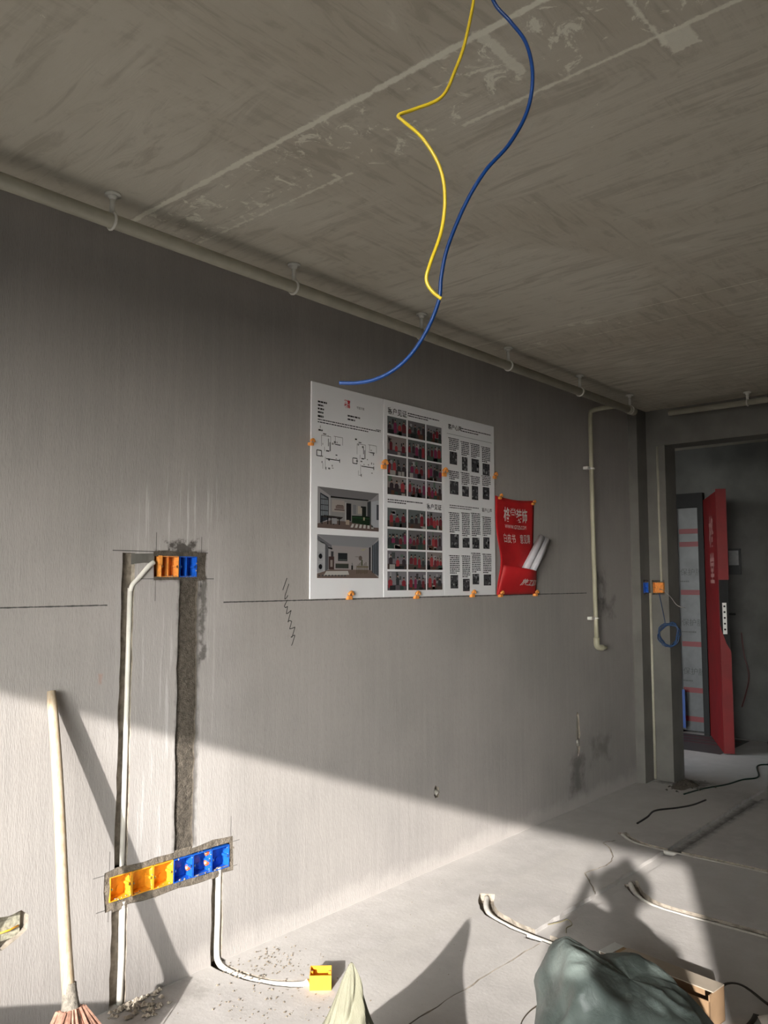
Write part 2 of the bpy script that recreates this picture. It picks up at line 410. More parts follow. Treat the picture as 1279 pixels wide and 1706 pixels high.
# ------------------------------------------------------------------ recessed switch boxes
def switch_box(M4, label, mat, group, size=.084, depth=.05, divider=False, caps=(), splash=True, name='switch_box', cat='wall box'):
    """open-fronted moulded box, local front at y=0 looking to -y"""
    t = thing(name, M4 @ Vector((0, depth/2, -size/2)), label, cat, group)
    h = size/2; k = .0028; mb = MB()
    o_ = [(-h, -h), (h, -h), (h, h), (-h, h)]; i_ = [(-h+k, -h+k), (h-k, -h+k), (h-k, h-k), (-h+k, h-k)]
    v = [(x, 0, z) for x, z in o_]+[(x, depth, z) for x, z in o_]+[(x, 0, z) for x, z in i_]+[(x, depth-k, z) for x, z in i_]
    f = [(4, 5, 6, 7), (8, 11, 10, 9)[::1]]
    f = [(7, 6, 5, 4), (12, 13, 14, 15)]
    for a in range(4):
        b = (a+1) % 4
        f += [(a, b, 4+b, 4+a), (8+b, 8+a, 12+a, 12+b), (b, a, 8+a, 8+b)]
    mb.add([M4 @ Vector(p) for p in v], f)
    mb.build('box_body', mat, t, fix=True)
    for sx in (-1, 1):       # screw lugs half-way up each side
        e = MB()
        c = Vector((sx*(h-k-.0045), 0, 0))
        e.tube([M4 @ (c+Vector((0, .001, 0))), M4 @ (c+Vector((0, depth*.7, 0)))], .0052, 8)
        e.box(min(sx*(h-k), sx*(h-k-.005)), max(sx*(h-k), sx*(h-k-.005)), .001, depth*.7, -.0052, .0052, M4)
        lug = e.build('screw_lug', mat, t)
        MB().tube([M4 @ (c+Vector((0, -.0004, 0))), M4 @ (c+Vector((0, .003, 0)))], .0022, 8).build('screw_hole', STEEL, lug)
    if divider:
        MB().box(-.0014, .0014, .012, depth-k, -h+k, h-k, M4).build('rib', mat, t)
    for (cx, cz) in [(-.018, .018), (.018, -.018)]:
        MB().tube([M4 @ Vector((cx, depth-k-.0016, cz)), M4 @ Vector((cx, depth-k+.0005, cz))], .0095, 14).build('knockout', mat, t)
    for (cx, cz) in caps:    # orange conduit stoppers on the far side wall
        cp = MB().tube([M4 @ Vector((h-k, .022+cx, cz)), M4 @ Vector((h-k-.009, .022+cx, cz))], .0115, 14).build('stopper', REDM, t)
        MB().tube([M4 @ Vector((h-k-.008, .022+cx, cz)), M4 @ Vector((h-k-.012, .022+cx, cz))], .005, 10).build('stopper_core', PVC, cp)
    if splash:               # hardened mortar crumbs on the rim
        q = MB()
        for i in range(16):
            a = random.uniform(-h, h); sd_ = random.choice([(a, -h+.002), (a, -h+.003), (h-.002, a), (a, h-.002)])
            s_ = random.uniform(.0018, .0048); c = M4 @ Vector((sd_[0], random.uniform(0, .012), sd_[1]))
            q.add([c+Vector(d)*s_*random.uniform(.6, 1.3) for d in ((1, 0, 0), (-1, 0, 0), (0, 1, 0), (0, -1, 0), (0, 0, 1), (0, 0, -1))],
                  [(0, 2, 4), (2, 1, 4), (1, 3, 4), (3, 0, 4), (2, 0, 5), (1, 2, 5), (3, 1, 5), (0, 3, 5)])
        q.build('mortar_splash', DUSTY, t)['kind'] = 'stuff'
    return t
def at_wall(x, z, rot=0, dy=.0): return Matrix.Translation((x, WY+dy, z)) @ Matrix.Rotation(rot, 4, 'Y')
switch_box(at_wall(1.789, 1.551, .0, -.006), 'orange wall box of the upper pair, left of the blue one', ORG, 'upper pair of wall boxes', .080, divider=True)
switch_box(at_wall(1.876, 1.551, .0, -.002), 'blue wall box of the upper pair at the top of the dark mortar strip', BLU, 'upper pair of wall boxes', .080, divider=True)
ear = MB().box(1.738, 1.753, WY-.010, WY-.004, 1.556, 1.592).build('corner_lug', ORG, [o for o in bpy.data.objects if o.name == 'switch_box'][0])
low = ['leftmost orange wall box of the lower row, above the left conduit chase', 'second orange wall box of the lower row, crossed by the broom shadow',
       'third orange wall box of the lower row, next to the blue ones', 'blue wall box with one orange stopper, below the dark mortar strip',
       'blue wall box with two orange stoppers in the lower row', 'rightmost empty blue wall box of the lower row, above the short white conduit']
for i in range(6):
    switch_box(at_wall(1.618+.0875*i, .4075-.0018*i, 0, -.002), low[i], YEL if i < 3 else BLU, 'lower row of six wall boxes', .0855,
               caps={3: [(0, -.008)], 4: [(0, .028), (0, -.010)]}.get(i, ()))
# the loose box on the floor, opening upwards
FB = Matrix.Translation((2.198, 2.262, .052)) @ Matrix.Rotation(math.radians(-46), 4, 'Z') @ Matrix.Rotation(-PI/2, 4, 'X')
switch_box(FB, 'yellow box lying open side up on the floor at the end of the white conduit', YEL, 'loose floor box', .080, .052, splash=False)
# boxes on the pier by the entry
switch_box(Matrix.Translation((5.965, Y1-.003, 1.44)), 'blue wall box on the dark side of the pier by the entry', BLU, 'pier boxes', .080, .03)
switch_box(Matrix.Translation((X2-.003, 2.555, 1.44)) @ Matrix.Rotation(-PI/2, 4, 'Z'), 'orange wall box on the pier beside the dark entry opening', ORG, 'pier boxes', .080, .03)

# ------------------------------------------------------------------ conduits in the chases
def pipe(name, pts, r, label, cat='pipe', mat=PVC, n=10, group=None):
    o = MB().tube(pts, r, n).build(name, mat, None, True)
    return tag(o, label, cat, group)
pipe('conduit', [(1.628, WY+.012, .462), (1.630, WY+.012, .8), (1.631, WY+.012, 1.2), (1.632, WY+.012, 1.47)], .0095, 'long white conduit in the left wall chase above the lower boxes', 'conduit')
pipe('conduit', [(1.632, WY+.010, -.02), (1.636, WY+.012, .15), (1.634, WY+.012, .352)], .012, 'white conduit running down to the floor below the leftmost orange box', 'conduit')
pipe('conduit', smooth_path([(1.632, WY+.008, 1.46), (1.637, WY+.004, 1.482), (1.668, WY-.002, 1.518), (1.700, WY-.003, 1.552), (1.722, WY+.0, 1.566)], 5), .0088,
     'short white conduit slanting up to the upper orange box', 'conduit')
pipe('conduit', smooth_path([(2.056, WY+.012, .36), (2.056, WY+.012, .2), (2.054, WY+.012, .05), (2.052, WY-.006, .004), (2.050, 2.62, -.010), (2.066, 2.51, -.012), (2.105, 2.41, -.012), (2.158, 2.322, -.004), (2.172, 2.300, .010)], 6), .0125,
     'white conduit bending from the wall below the rightmost blue box onto the floor', 'conduit')
pl = ['white pipe in the curved floor chase nearest the woven sack', 'white pipe in the curved floor chase crossing the photographer\'s shadow', 'white pipe in the farthest curved floor chase, in the shade']
for (path, wd, dp), lb in zip(floor_paths[:3], pl):
    sp = smooth_path([(a, b, -dp+.0145) for a, b in path], 5)
    pipe('floor_pipe', sp, .0135, lb, 'pipe', simple('dusty_floor_pipe', C(206, 202, 194), .7, .08, 30), 10)
pipe('conduit', [(X2-.012, Y1-.006, .01), (X2-.013, Y1-.007, .7), (X2-.012, Y1-.006, 1.40)], .010, 'thin white conduit on the pier below the blue box', 'conduit', PVC_DULL)
pipe('conduit', [(X2-.006, 2.527, 1.485), (X2-.006, 2.532, 2.525)], .009, 'thin white conduit on the pier above the orange box', 'conduit', PVC_DULL)

# ------------------------------------------------------------------ ceiling drain pipe on hangers
CLIP = simple('hanger_plastic', C(226, 224, 216), .5, .06, 15)
PYc, PZc, PR = 2.455, 2.712, .025
dp_ = thing('ceiling_pipe', (3.2, PYc, PZc), 'long dusty white drain pipe hung below the ceiling along the left wall', 'pipe')
MB().tube([(-1.9, PYc, PZc+.012), (2, PYc, PZc), (5.42, PYc, PZc-.012)], PR, 16).build('pipe', PVC_DULL, dp_, True)
MB().tube([(5.36, PYc, PZc-.012), (5.46, PYc, PZc-.012)], PR+.005, 16).build('coupling', PVC_DULL, dp_, True)
def hanger(parent, x, y, z, r, axis='x'):
    hg = MB(); hg.tube([(x, y, H), (x, y, H-.008)], .027, 16); hg.tube([(x, y, H-.005), (x, y, H-.022)], .019, 14, True, .010)
    hg.tube([(x, y, H-.01), (x, y, z+r)], .0095, 10)
    h_ = hg.build('hanger', CLIP, parent, True)
    rg = MB(); pts = []
    for k in range(13):
        a = PI*2*k/12
        pts.append((x, y+(r+.003)*math.sin(a), z+(r+.003)*math.cos(a)) if axis == 'x' else (x+(r+.003)*math.sin(a), y, z+(r+.003)*math.cos(a)))
    rg.tube(pts, .0055, 6); rg.build('hanger_ring', CLIP, h_, True)
for x in [1.378, 2.205, 3.05, 3.83, 4.665, 5.40]: hanger(dp_, x, PYc, PZc-.003*(x-2), PR)
cp_ = thing('ceiling_pipe', (5.86, 1.2, 2.69), 'white drain pipe hung across the room in front of the beam', 'pipe')
MB().tube([(5.86, 2.36, 2.735), (5.86, -4.4, 2.735)], .020, 14).build('pipe', PVC_DULL, cp_, True)
for y in (1.80, .9, 0): hanger(cp_, 5.86, y, 2.735, .020, 'y')
# vertical branch with elbow and clips
vp = thing('drain_pipe', (5.21, 2.66, 1.03), 'vertical cream drain pipe on the wall right of the red banner', 'pipe')
VM = simple('cream_pvc', C(166, 162, 140), .45, .06, 10)
MB().tube(smooth_path([(5.25, PYc+.01, PZc-.005), (5.225, 2.56, PZc-.008), (5.206, 2.645, PZc-.02), (5.202, 2.66, PZc-.06), (5.200, 2.66, 2.5), (5.205, 2.66, 1.8), (5.225, 2.66, 1.07)], 5), .016, 12).build('pipe', VM, vp, True)
el = MB().tube(smooth_path([(5.225, 2.66, 1.10), (5.225, 2.66, 1.055), (5.238, 2.655, 1.035), (5.275, 2.64, 1.030)], 4), .021, 12).build('elbow', VM, vp, True)
MB().tube([(5.27, 2.64, 1.03), (5.305, 2.63, 1.028)], .013, 10).build('threaded_plug', VM, el, True)
for z in (2.28, 1.235):
    c_ = MB(); x_ = 5.200 if z > 2 else 5.218
    pts = [(x_+.019*math.sin(2*PI*k/12), 2.66+.019*math.cos(2*PI*k/12), z) for k in range(13)]; c_.tube(pts, .007, 6)
    c_.box(x_-.065, x_-.012, 2.655, 2.69, z-.010, z+.010); c_.build('pipe_clip', CLIP, vp)

# ------------------------------------------------------------------ wires hanging from the ceiling
def at(px, py, D):
    return Vector((0, 0, CAM_H))+(FWD+RGT*((px-639.5)/1350)+UPV*((853-py)/1350))*D
def wire(name, pts, r, col, label, cat='wire', n=8, sub=8):
    o = MB().tube(smooth_path(pts, sub), r, n).build(name, simple(name+'_plastic', col, .35, .05, 30), None, True)
    return tag(o, label, cat)
top = Vector((.86, .60, H))
wire('hanging_wire', [top, at(800, -240, 1.02), at(793, -40, 1.02), at(777, 60, 1.0), at(757, 120, .98), at(735, 162, .96), at(690, 182, .95), at(664, 192, .94), at(672, 202, .94),
     at(705, 232, .93), at(733, 280, .93), at(741, 330, .93), at(735, 385, .93), at(716, 440, .92), at(710, 465, .92), at(718, 483, .92), at(735, 498, .92)], .0021, C(205, 178, 42), 'yellow wire with a sharp kink hanging from the ceiling')
wire('hanging_wire', [top+Vector((.02, -.02, 0)), at(812, -220, 1.04), at(806, -60, 1.03), at(822, 2, 1.02), at(850, 36, 1.02), at(876, 72, 1.01), at(887, 125, 1.0), at(878, 185, 1.0), at(848, 240, .99),
     at(808, 285, .98), at(775, 340, .98), at(746, 410, .98), at(735, 460, .98), at(731, 500, .98), at(712, 548, .98), at(685, 590, .98), at(655, 617, .98), at(625, 632, .98), at(595, 638, .98), at(565, 638, .98)],
     .0024, C(12, 54, 112), 'long blue wire hanging from the ceiling in a wide curve')

# ------------------------------------------------------------------ display boards
class Print:
    def __init__(s): s.v = []; s.f = []; s.c = []
    def poly(s, pts, col, l=1):
        k = len(s.v); s.v += [(a, b, l) for a, b in pts]; s.f.append(tuple(range(k, k+len(pts)))); s.c.append(col)
    def quad(s, u0, v0, u1, v1, col, l=1): s.poly([(u0, v0), (u1, v0), (u1, v1), (u0, v1)], col, l)
    def text(s, body, u, v, size, col, l=2, sx=1, shear=0, bold=0):
        c = bpy.data.curves.new('t', 'FONT'); c.body = body; c.size = size; c.shear = shear; c.offset = bold
        c.fill_mode = 'FRONT'
        o = bpy.data.objects.new('t', c); COL.objects.link(o)
        me = bpy.data.meshes.new_from_object(o.evaluated_get(bpy.context.evaluated_depsgraph_get()))
        for p in me.polygons: s.poly([(u+me.vertices[i].co.x*sx, v+me.vertices[i].co.y) for i in p.vertices], col, l)
        bpy.data.objects.remove(o); bpy.data.meshes.remove(me); bpy.data.curves.remove(c)
    def build(s, name, parent, fn, mat):
        o = obj(name, [fn(*p) for p in s.v], s.f, mat, parent)
        at_ = o.data.color_attributes.new('ink', 'FLOAT_COLOR', 'CORNER')
        i = 0
        for p, c in zip(o.data.polygons, s.c):
            for _ in p.vertices: at_.data[i].color = c; i += 1
        return o
def ink_material(name, rough):
    M = Mat(name, rough); q = M.n('ShaderNodeVertexColor'); q.layer_name = 'ink'; M.color(q.outputs['Color']); return M.m
INKP = ink_material('laminated_print', .16)
INKC = ink_material('cloth_print', .75)
BOARD = simple('white_laminated_board', C(232, 232, 235), .16, .02, 4)
EDGE = simple('board_foam_edge', C(205, 204, 200), .6, .03)
K = C(30, 30, 32); G1 = C(70, 70, 74); G2 = C(110, 110, 112)
def lines(P, u0, u1, v, n, dv, th, col, ragged=.3):
    for i in range(n):
        e = u1 if i < n-1 else u0+(u1-u0)*random.uniform(.4, .8)
        u = u0
        while u < e:
            wd = random.uniform(.006, .02)
            P.quad(u, v-i*dv-th, min(u+wd, e), v-i*dv, col); u += wd+random.uniform(.0015, .004)
def photo(P, u0, v0, u1, v1, seed):
    R = random.Random(seed); wd = u1-u0; ht = v1-v0
    bgc = R.choice([C(120, 118, 122), C(98, 96, 98), C(110, 106, 112), C(92, 98, 98), C(128, 120, 118)])
    P.quad(u0, v0, u1, v1, bgc)
    P.quad(u0, v0, u1, v0+ht*R.uniform(.25, .4), R.choice([C(58, 56, 56), C(74, 64, 60), C(60, 72, 66), C(84, 78, 84)]), 2)
    for k in range(R.randint(2, 4)):                       # window bars, pictures, plants behind
        a = u0+wd*R.uniform(.02, .85); b = v0+ht*R.uniform(.45, .7)
        P.quad(a, b, min(a+wd*R.uniform(.04, .2), u1), min(b+ht*R.uniform(.1, .35), v1), R.choice([C(70, 74, 74), C(150, 148, 150), C(60, 56, 58), C(88, 104, 92)]), 2)
    n = R.randint(3, 5)
    for k in range(n):
        cx = u0+wd*(k+.6+R.uniform(-.15, .15))/(n+.2); top_ = v0+ht*R.uniform(.58, .80); w_ = wd*R.uniform(.07, .11)
        colr = R.choice([C(136, 52, 58), C(120, 44, 52), C(148, 60, 64), C(98, 44, 50), C(58, 50, 54), C(116, 50, 78), C(52, 54, 56)])
        b0 = v0+ht*R.uniform(.08, .3)
        P.poly([(cx-w_*.9, b0), (cx+w_*.9, b0), (cx+w_, top_-ht*.16), (cx+w_*.4, top_-ht*.08), (cx-w_*.4, top_-ht*.08), (cx-w_, top_-ht*.16)], colr, 3)
        P.poly([(cx+w_*.34*math.cos(q*PI/4), top_+ht*.07*math.sin(q*PI/4)) for q in range(8)], C(150, 116, 102), 4)
        P.poly([(cx-w_*.36, top_+ht*.01), (cx+w_*.36, top_+ht*.01), (cx+w_*.3, top_+ht*.09), (cx-w_*.3, top_+ht*.09)], C(36, 32, 32), 5)
    for k in range(R.randint(2, 5)):
        a = u0+wd*R.uniform(0, .8); P.quad(a, v0, min(a+wd*R.uniform(.08, .3), u1), v0+ht*R.uniform(.08, .28), R.choice([C(40, 40, 42), C(150, 146, 142), C(50, 66, 60), C(86, 58, 48)]), 5)
def grey_photo(P, u0, v0, u1, v1, seed):
    R = random.Random(seed); P.quad(u0, v0, u1, v1, C(66, 66, 70))
    for k in range(16):
        a = R.uniform(u0, u1-.006); b = R.uniform(v0, v1-.006); g = R.choice([34, 44, 96, 120, 150, 84])
        P.quad(a, b, min(a+R.uniform(.004, .016), u1), min(b+R.uniform(.004, .016), v1), C(g, g, g+3), 2)
BX = [2.523, 3.021, 3.519]; BW = .496; BZ = 1.413; BH = 1.0; BD = .009
def board(i, label, draw, dy=0):
    x0 = BX[i]; yf = WY-BD-dy
    t = thing('display_board', (x0+BW/2, WY, BZ), label, 'notice board', 'three display boards')
    b_ = MB().box(x0, x0+BW, yf, WY-dy*.9-.0005, BZ, BZ+BH).build('panel', BOARD, t); bevel(b_, .002, 1)
    P = Print(); draw(P)
    P.build('print', t, lambda u, v, l: (x0+u, yf-.0003-.00015*l, BZ+v), INKP)
    return t
def draw1(P):
    P.text('格堂', .215, .932, .020, C(190, 40, 48), bold=.0008); P.text('装饰', .215, .912, .020, C(190, 40, 48), bold=.0008)
    P.text('平面方案', .30, .918, .014, G1)
    for k in range(4): lines(P, .04, random.uniform(.10, .125), .915-.0165*k, 1, .02, .008, K)
    lines(P, .238, .325, .878, 2, .017, .008, G1)
    P.quad(.44, .832, .478, .836, G2)
    lines(P, .04, .09, .848, 1, .02, .010, K)
    lines(P, .04, .475, .830, 2, .012, .005, G1)
    lines(P, .055, .06, .800, 1, .01, .012, K); lines(P, .045, .085, .782, 1, .01, .007, K); lines(P, .29, .325, .770, 1, .01, .007, K)
    for ox, oy in ((.035, .0), (.275, -.01)):       # two floor plans
        R = random.Random(int(ox*1000))
        def seg(a, b, c, d, t=.0022, col=G2):
            b = .60+(b-.36)*.52-.36*0; d = .60+(d-.36)*.52
            if abs(a-c) < 1e-6: P.quad(ox+a-t/2, oy+min(b, d), ox+a+t/2, oy+max(b, d), col)
            else: P.quad(ox+min(a, c), oy+b-t/2, ox+max(a, c), oy+b+t/2, col)
        for a, b, c, d in [(.03, .66, .03, .56), (.03, .66, .09, .66), (.09, .66, .09, .53), (.11, .67, .17, .67), (.17, .67, .17, .60), (.11, .60, .15, .60), (.05, .56, .05, .52), (.04, .41, .04, .36), (.09, .53, .06, .53), (.055, .47, .055, .36), (.12, .67, .12, .61)]: seg(a, b, c, d)
        for a, b, c, d in [(0, .52, .03, .52), (.03, .52, .03, .47), (0, .47, .03, .47), (0, .52, 0, .47), (.075, .64, .075, .57), (.15, .47, .15, .435), (.06, .455, .15, .455), (.12, .598, .155, .598), (.04, .675, .06, .675), (.085, .61, .085, .53), (.06, .525, .08, .525), (.06, .38, .06, .355)]: seg(a, b, c, d, .0038, K)
        for k in range(14): 
            a = R.uniform(.02, .16); b = R.uniform(.60, .76); P.quad(ox+a, oy+b, ox+a+R.uniform(.004, .014), oy+b+R.uniform(.003, .01), R.choice([G2, C(150, 150, 150), G1]))
    # living-room picture with sofa
    def pic(v0, v1, dr):
        P.quad(.042, v0, .462, v1, C(146, 144, 146)); dr(lambda a, b: (.042+.42*a, v0+(v1-v0)*b))
    def A(m):
        def q(a, b, c, d, col, l=2): (u0, w0), (u1, w1) = m(a, b), m(c, d); P.quad(u0, w0, u1, w1, col, l)
        def p(pts, col, l=2): P.poly([m(*z) for z in pts], col, l)
        p([(0, 1), (1, 1), (.86, .80), (.2, .80)], C(112, 110, 112)); p([(0, 0), (1, 0), (1, .12), (.75, .22), (.2, .2), (0, .1)], C(96, 82, 78))
        p([(.2, .2), (.86, .2), (.86, .80), (.2, .80)], C(132, 130, 130)); p([(.2, .80), (.82, .80), (.82, .77), (.2, .76)], K, 3)
        p([(.04, .12), (.17, .22), (.17, .76), (.04, .86)], C(48, 52, 58)); 
        for k in range(5): p([(.055+.022*k, .3), (.068+.022*k, .3), (.068+.022*k, .8-.02*k), (.055+.022*k, .82-.02*k)], C(130, 136, 142), 3)
        for k in range(3): q(.04, .42+.14*k, .17, .435+.14*k, K, 4)
        q(.22, .42, .42, .72, C(150, 142, 138), 3); q(.26, .46, .42, .49, C(90, 78, 74), 4); q(.28, .50, .41, .58, C(110, 96, 92), 4); q(.30, .58, .40, .60, C(88, 78, 74), 4)
        q(.45, .22, .53, .66, C(30, 28, 30), 3); q(.43, .2, .45, .68, C(160, 158, 158), 3); q(.56, .40, .61, .64, C(112, 112, 116), 3)
        q(.64, .42, .72, .62, C(158, 150, 140), 3); q(.71, .36, .78, .62, C(34, 38, 34), 4); q(.69, .58, .76, .62, K, 5)
        p([(.54, .18), (.84, .14), (.84, .36), (.78, .38), (.54, .36)], C(28, 46, 30), 5); q(.55, .3, .83, .33, C(38, 60, 40), 6); q(.73, .26, .755, .34, C(150, 140, 120), 7)
        p([(.80, .2), (.86, .16), (.86, .78), (.80, .74)], C(58, 60, 62), 4); p([(.87, .1), (1, .1), (1, .82), (.87, .76)], C(164, 166, 172), 3); q(.96, .3, 1, .7, C(70, 72, 78), 4)
        for k in range(4): q(.06+.09*k, .10, .075+.09*k, .30, C(34, 32, 32), 5)
        p([(.06, .26), (.36, .24), (.40, .30), (.10, .32)], C(52, 48, 48), 5); q(.22, .12, .3, .26, C(140, 140, 142), 6); q(.20, .1, .21, .28, K, 7)
        for k in range(6): p([(.52+.07*k, .06), (.56+.07*k, .06), (.58+.065*k, .15), (.545+.065*k, .15)], C(176, 172, 168), 3)
        p([(.44, .12), (.5, .12), (.5, .24), (.44, .24)], C(152, 138, 124), 6)
    pic(.325, .515, A)
    def Bp(m):
        def q(a, b, c, d, col, l=2): (u0, w0), (u1, w1) = m(a, b), m(c, d); P.quad(u0, w0, u1, w1, col, l)
        def p(pts, col, l=2): P.poly([m(*z) for z in pts], col, l)
        p([(0, 1), (1, 1), (.85, .74), (.22, .76)], C(128, 128, 132)); p([(0, 0), (1, 0), (.86, .2), (.2, .2), (0, .12)], C(104, 90, 84))
        p([(.2, .2), (.84, .2), (.84, .74), (.2, .76)], C(144, 138, 138)); p([(0, .98), (.22, .76), (.22, .70), (0, .86)], C(100, 100, 104), 3)
        p([(0, .1), (.12, .16), (.12, .80), (0, .88)], C(160, 160, 162), 3); q(.0, .38, .09, .6, C(150, 150, 154), 4); q(0, .14, .09, .36, C(150, 150, 154), 4)
        for b in (.5, .26):
            P.poly([m(.05+.028*math.cos(k*PI/5), b+.06*math.sin(k*PI/5)) for k in range(10)], C(28, 28, 32), 5)
        p([(.12, .16), (.17, .2), (.17, .74), (.12, .8)], C(84, 84, 88), 4); q(.175, .2, .26, .5, C(66, 50, 48), 4); q(.2, .26, .235, .42, C(130, 120, 116), 5); q(.21, .5, .25, .62, C(60, 60, 62), 4)
        p([(.16, .72), (.23, .70), (.23, .66), (.17, .68)], K, 5)
        q(.32, .40, .47, .59, C(36, 38, 40), 5); q(.33, .42, .46, .44, C(80, 84, 82), 6); q(.28, .23, .49, .34, C(54, 56, 52), 5); q(.28, .33, .49, .345, C(100, 92, 84), 6)
        q(.535, .2, .56, .30, C(40, 34, 36), 5); q(.545, .30, .55, .36, K, 5)
        P.poly([m(.685+.03*math.cos(k*PI/5), .48+.06*math.sin(k*PI/5)) for k in range(10)], C(92, 82, 78), 4)
        p([(.68, .68), (.78, .72), (.74, .66)], C(150, 146, 120), 5); q(.60, .5, .66, .52, C(120, 112, 110), 4)
        for k in range(9): q(.62+.022*k, .10+.01*(k % 3), .628+.022*k, .30+.03*(k % 4), C(74, 66, 48), 5)
        q(.62, .26, .82, .285, C(96, 86, 62), 6); q(.70, .3, .72, .44, C(62, 66, 44), 6)
        p([(.83, .2), (.86, .2), (.86, .76), (.83, .74)], C(46, 42, 44), 4); p([(.88, .14), (1, .06), (1, .94), (.88, .78)], C(96, 102, 110), 4)
        for k in range(4): p([(.885+.03*k, .13-.02*k), (.895+.03*k, .12-.02*k), (.895+.03*k, .82+.03*k), (.885+.03*k, .80+.03*k)], K, 5)
        p([(.1, .06), (.5, .08), (.48, .17), (.14, .16)], C(170, 166, 162), 4); 
        for k in range(9): q(.02+.05*k, .04, .045+.05*k, .075, G1, 6)
    pic(.095, .295, Bp)
def draw2(P):
    P.text('客户见证', .03, .932, .038, K, bold=.0004); lines(P, .19, .46, .958, 2, .012, .006, G1)
    us = [(.028, .178), (.190, .335), (.345, .478)]
    for r_, (hi, lo) in enumerate([(.918, .829), (.818, .724), (.716, .618), (.612, .518), (.450, .354), (.343, .244), (.234, .140), (.129, .034)]):
        for c_ in range(3): photo(P, us[c_][0], lo, us[c_][1], hi, 10*r_+c_)
    lines(P, .03, .31, .494, 2, .012, .006, G1); P.text('客户见证', .345, .466, .032, K, bold=.0004)
def draw3(P):
    P.text('客户心声', .04, .925, .032, K, bold=.0003); lines(P, .16, .46, .945, 2, .014, .006, G1)
    P.quad(.03, .895, .47, .897, G2)
    us = [.050, .165, .258, .368]; ws = [.090, .075, .085, .085]
    R = random.Random(5)
    for top_, lo in ((.870, .705), (.685, .545), (.462, .255), (.232, .035)):
        for u, w_ in zip(us, ws):
            ph_ = R.uniform(.055, .080); n = max(5, int((top_-lo-ph_-R.uniform(0, .02))/.0105)); t0 = top_+R.uniform(-.010, .010)
            lines(P, u, u+w_, t0, n, .0105, .0064, C(72, 72, 76))
            e = t0-n*.0105-.004; grey_photo(P, u+.004, max(e-ph_, .02), u+w_-.004-R.uniform(0, .014), e, R.random())
            P.quad(u-.008, t0-.006, u-.003, t0, K)
    lines(P, .05, .33, .500, 2, .012, .005, G1); P.text('客户心声', .36, .482, .026, K)
board(0, 'left display board with two floor plans and two room pictures', draw1)
board(1, 'middle display board with a grid of group photographs in red', draw2, .001)
board(2, 'right display board covered with columns of small text', draw3)

# orange plastic clips that pin boards and banner to the wall
def clip(x, z, label, up=1, yo=WY-.010, s=1.0):
    t = thing('wall_clip', (x, WY, z), label, 'clip', 'orange clips')
    mb = MB().box(x-.011*s, x+.011*s, yo-.010, WY-.0005, z-.014*s*up if up > 0 else z, z if up > 0 else z+.014*s)
    b_ = mb.build('clip_block', ORG, t); bevel(b_, .002)
    pts = [(x-.012*s+.024*s*k/6, yo-.012-.004*math.sin(PI*k/6), z+up*(.004+.010*math.sin(PI*k/6))*s) for k in range(7)]
    MB().tube(pts, .0055*s, 8).build('clip_hook', ORG, t, True)
clip(2.520, 2.125, 'orange clip on the left edge of the left board')
clip(3.018, 2.075, 'orange clip on the joint of left and middle boards', s=1.5)
clip(3.516, 2.085, 'orange clip on the joint of middle and right boards', s=1.5)
clip(4.010, 2.115, 'orange clip on the right edge of the right board', s=1.2)
clip(2.775, 1.425, 'orange clip under the bottom edge of the left board', 1, s=1.3)
clip(3.275, 1.420, 'orange clip under the bottom edge of the middle board', 1, s=1.3)
clip(3.775, 1.420, 'orange clip under the bottom edge of the right board', 1, s=1.3)

# ------------------------------------------------------------------ red cloth banner with pocket
BR = Mat('red_banner_cloth', .6); BR.color(BR.mix(BR.step(BR.noise(6, 4), .3, .7), C(168, 20, 26), C(192, 30, 34))); BR.bump(BR.noise(400, 2), .15, .002); BR = BR.m
bn = thing('banner', (4.26, WY, 1.412), 'red cloth pocket banner with white lettering right of the boards', 'banner')
def cloth(u, v):
    """u across, v up; bellies off the wall between its pins"""
    x0 = 4.028+.022*math.exp(-((v-.32)/.22)**2); x1 = 4.462-.035*math.exp(-((v-.35)/.25)**2)
    x = x0+(x1-x0)*u; z = 1.412+.588*v-.012*math.sin(PI*u)*v
    y = WY-.004-.026*math.exp(-((v-.36)/.20)**2)*(.6+.4*math.sin(PI*u))-.003*math.sin(9*u+4*v)*math.sin(PI*v)
    return Vector((x, y, z))
def pocket(u, v):
    b = cloth(u, .30*v); out = .004+.070*(v**.6)*math.sin(PI*(.06+.88*u))**.8
    p = b+Vector((0, -out, 0)); p.z -= .040*v*u; return p
def sheet(fn, nu, nv):
    v = [fn(i/nu, j/nv) for j in range(nv+1) for i in range(nu+1)]
    return v, [(j*(nu+1)+i, j*(nu+1)+i+1, (j+1)*(nu+1)+i+1, (j+1)*(nu+1)+i) for j in range(nv) for i in range(nu)]
def solid(o, th): m = o.modifiers.new('s', 'SOLIDIFY'); m.thickness = th; m.offset = 0; return o
solid(obj('backing_cloth', *sheet(cloth, 18, 24), BR, bn, True), .0014)
pk = solid(obj('pocket', *sheet(pocket, 18, 10), BR, bn, True), .0014)
WHT = C(206, 200, 196)
P = Print()
P.text('格堂装饰', .20, .775, .155, WHT, 1, sx=1.0, bold=.003); P.text('WWW.GTZS.COM', .23, .690, .055, WHT, 1, sx=1.22)
P.text('白皮书', .16, .545, .105, WHT, 1); P.text('意见簿', .58, .545, .105, WHT, 1)
def onto(fn): return lambda u, v, l: fn(u, v)+Vector((0, -.0022, 0))
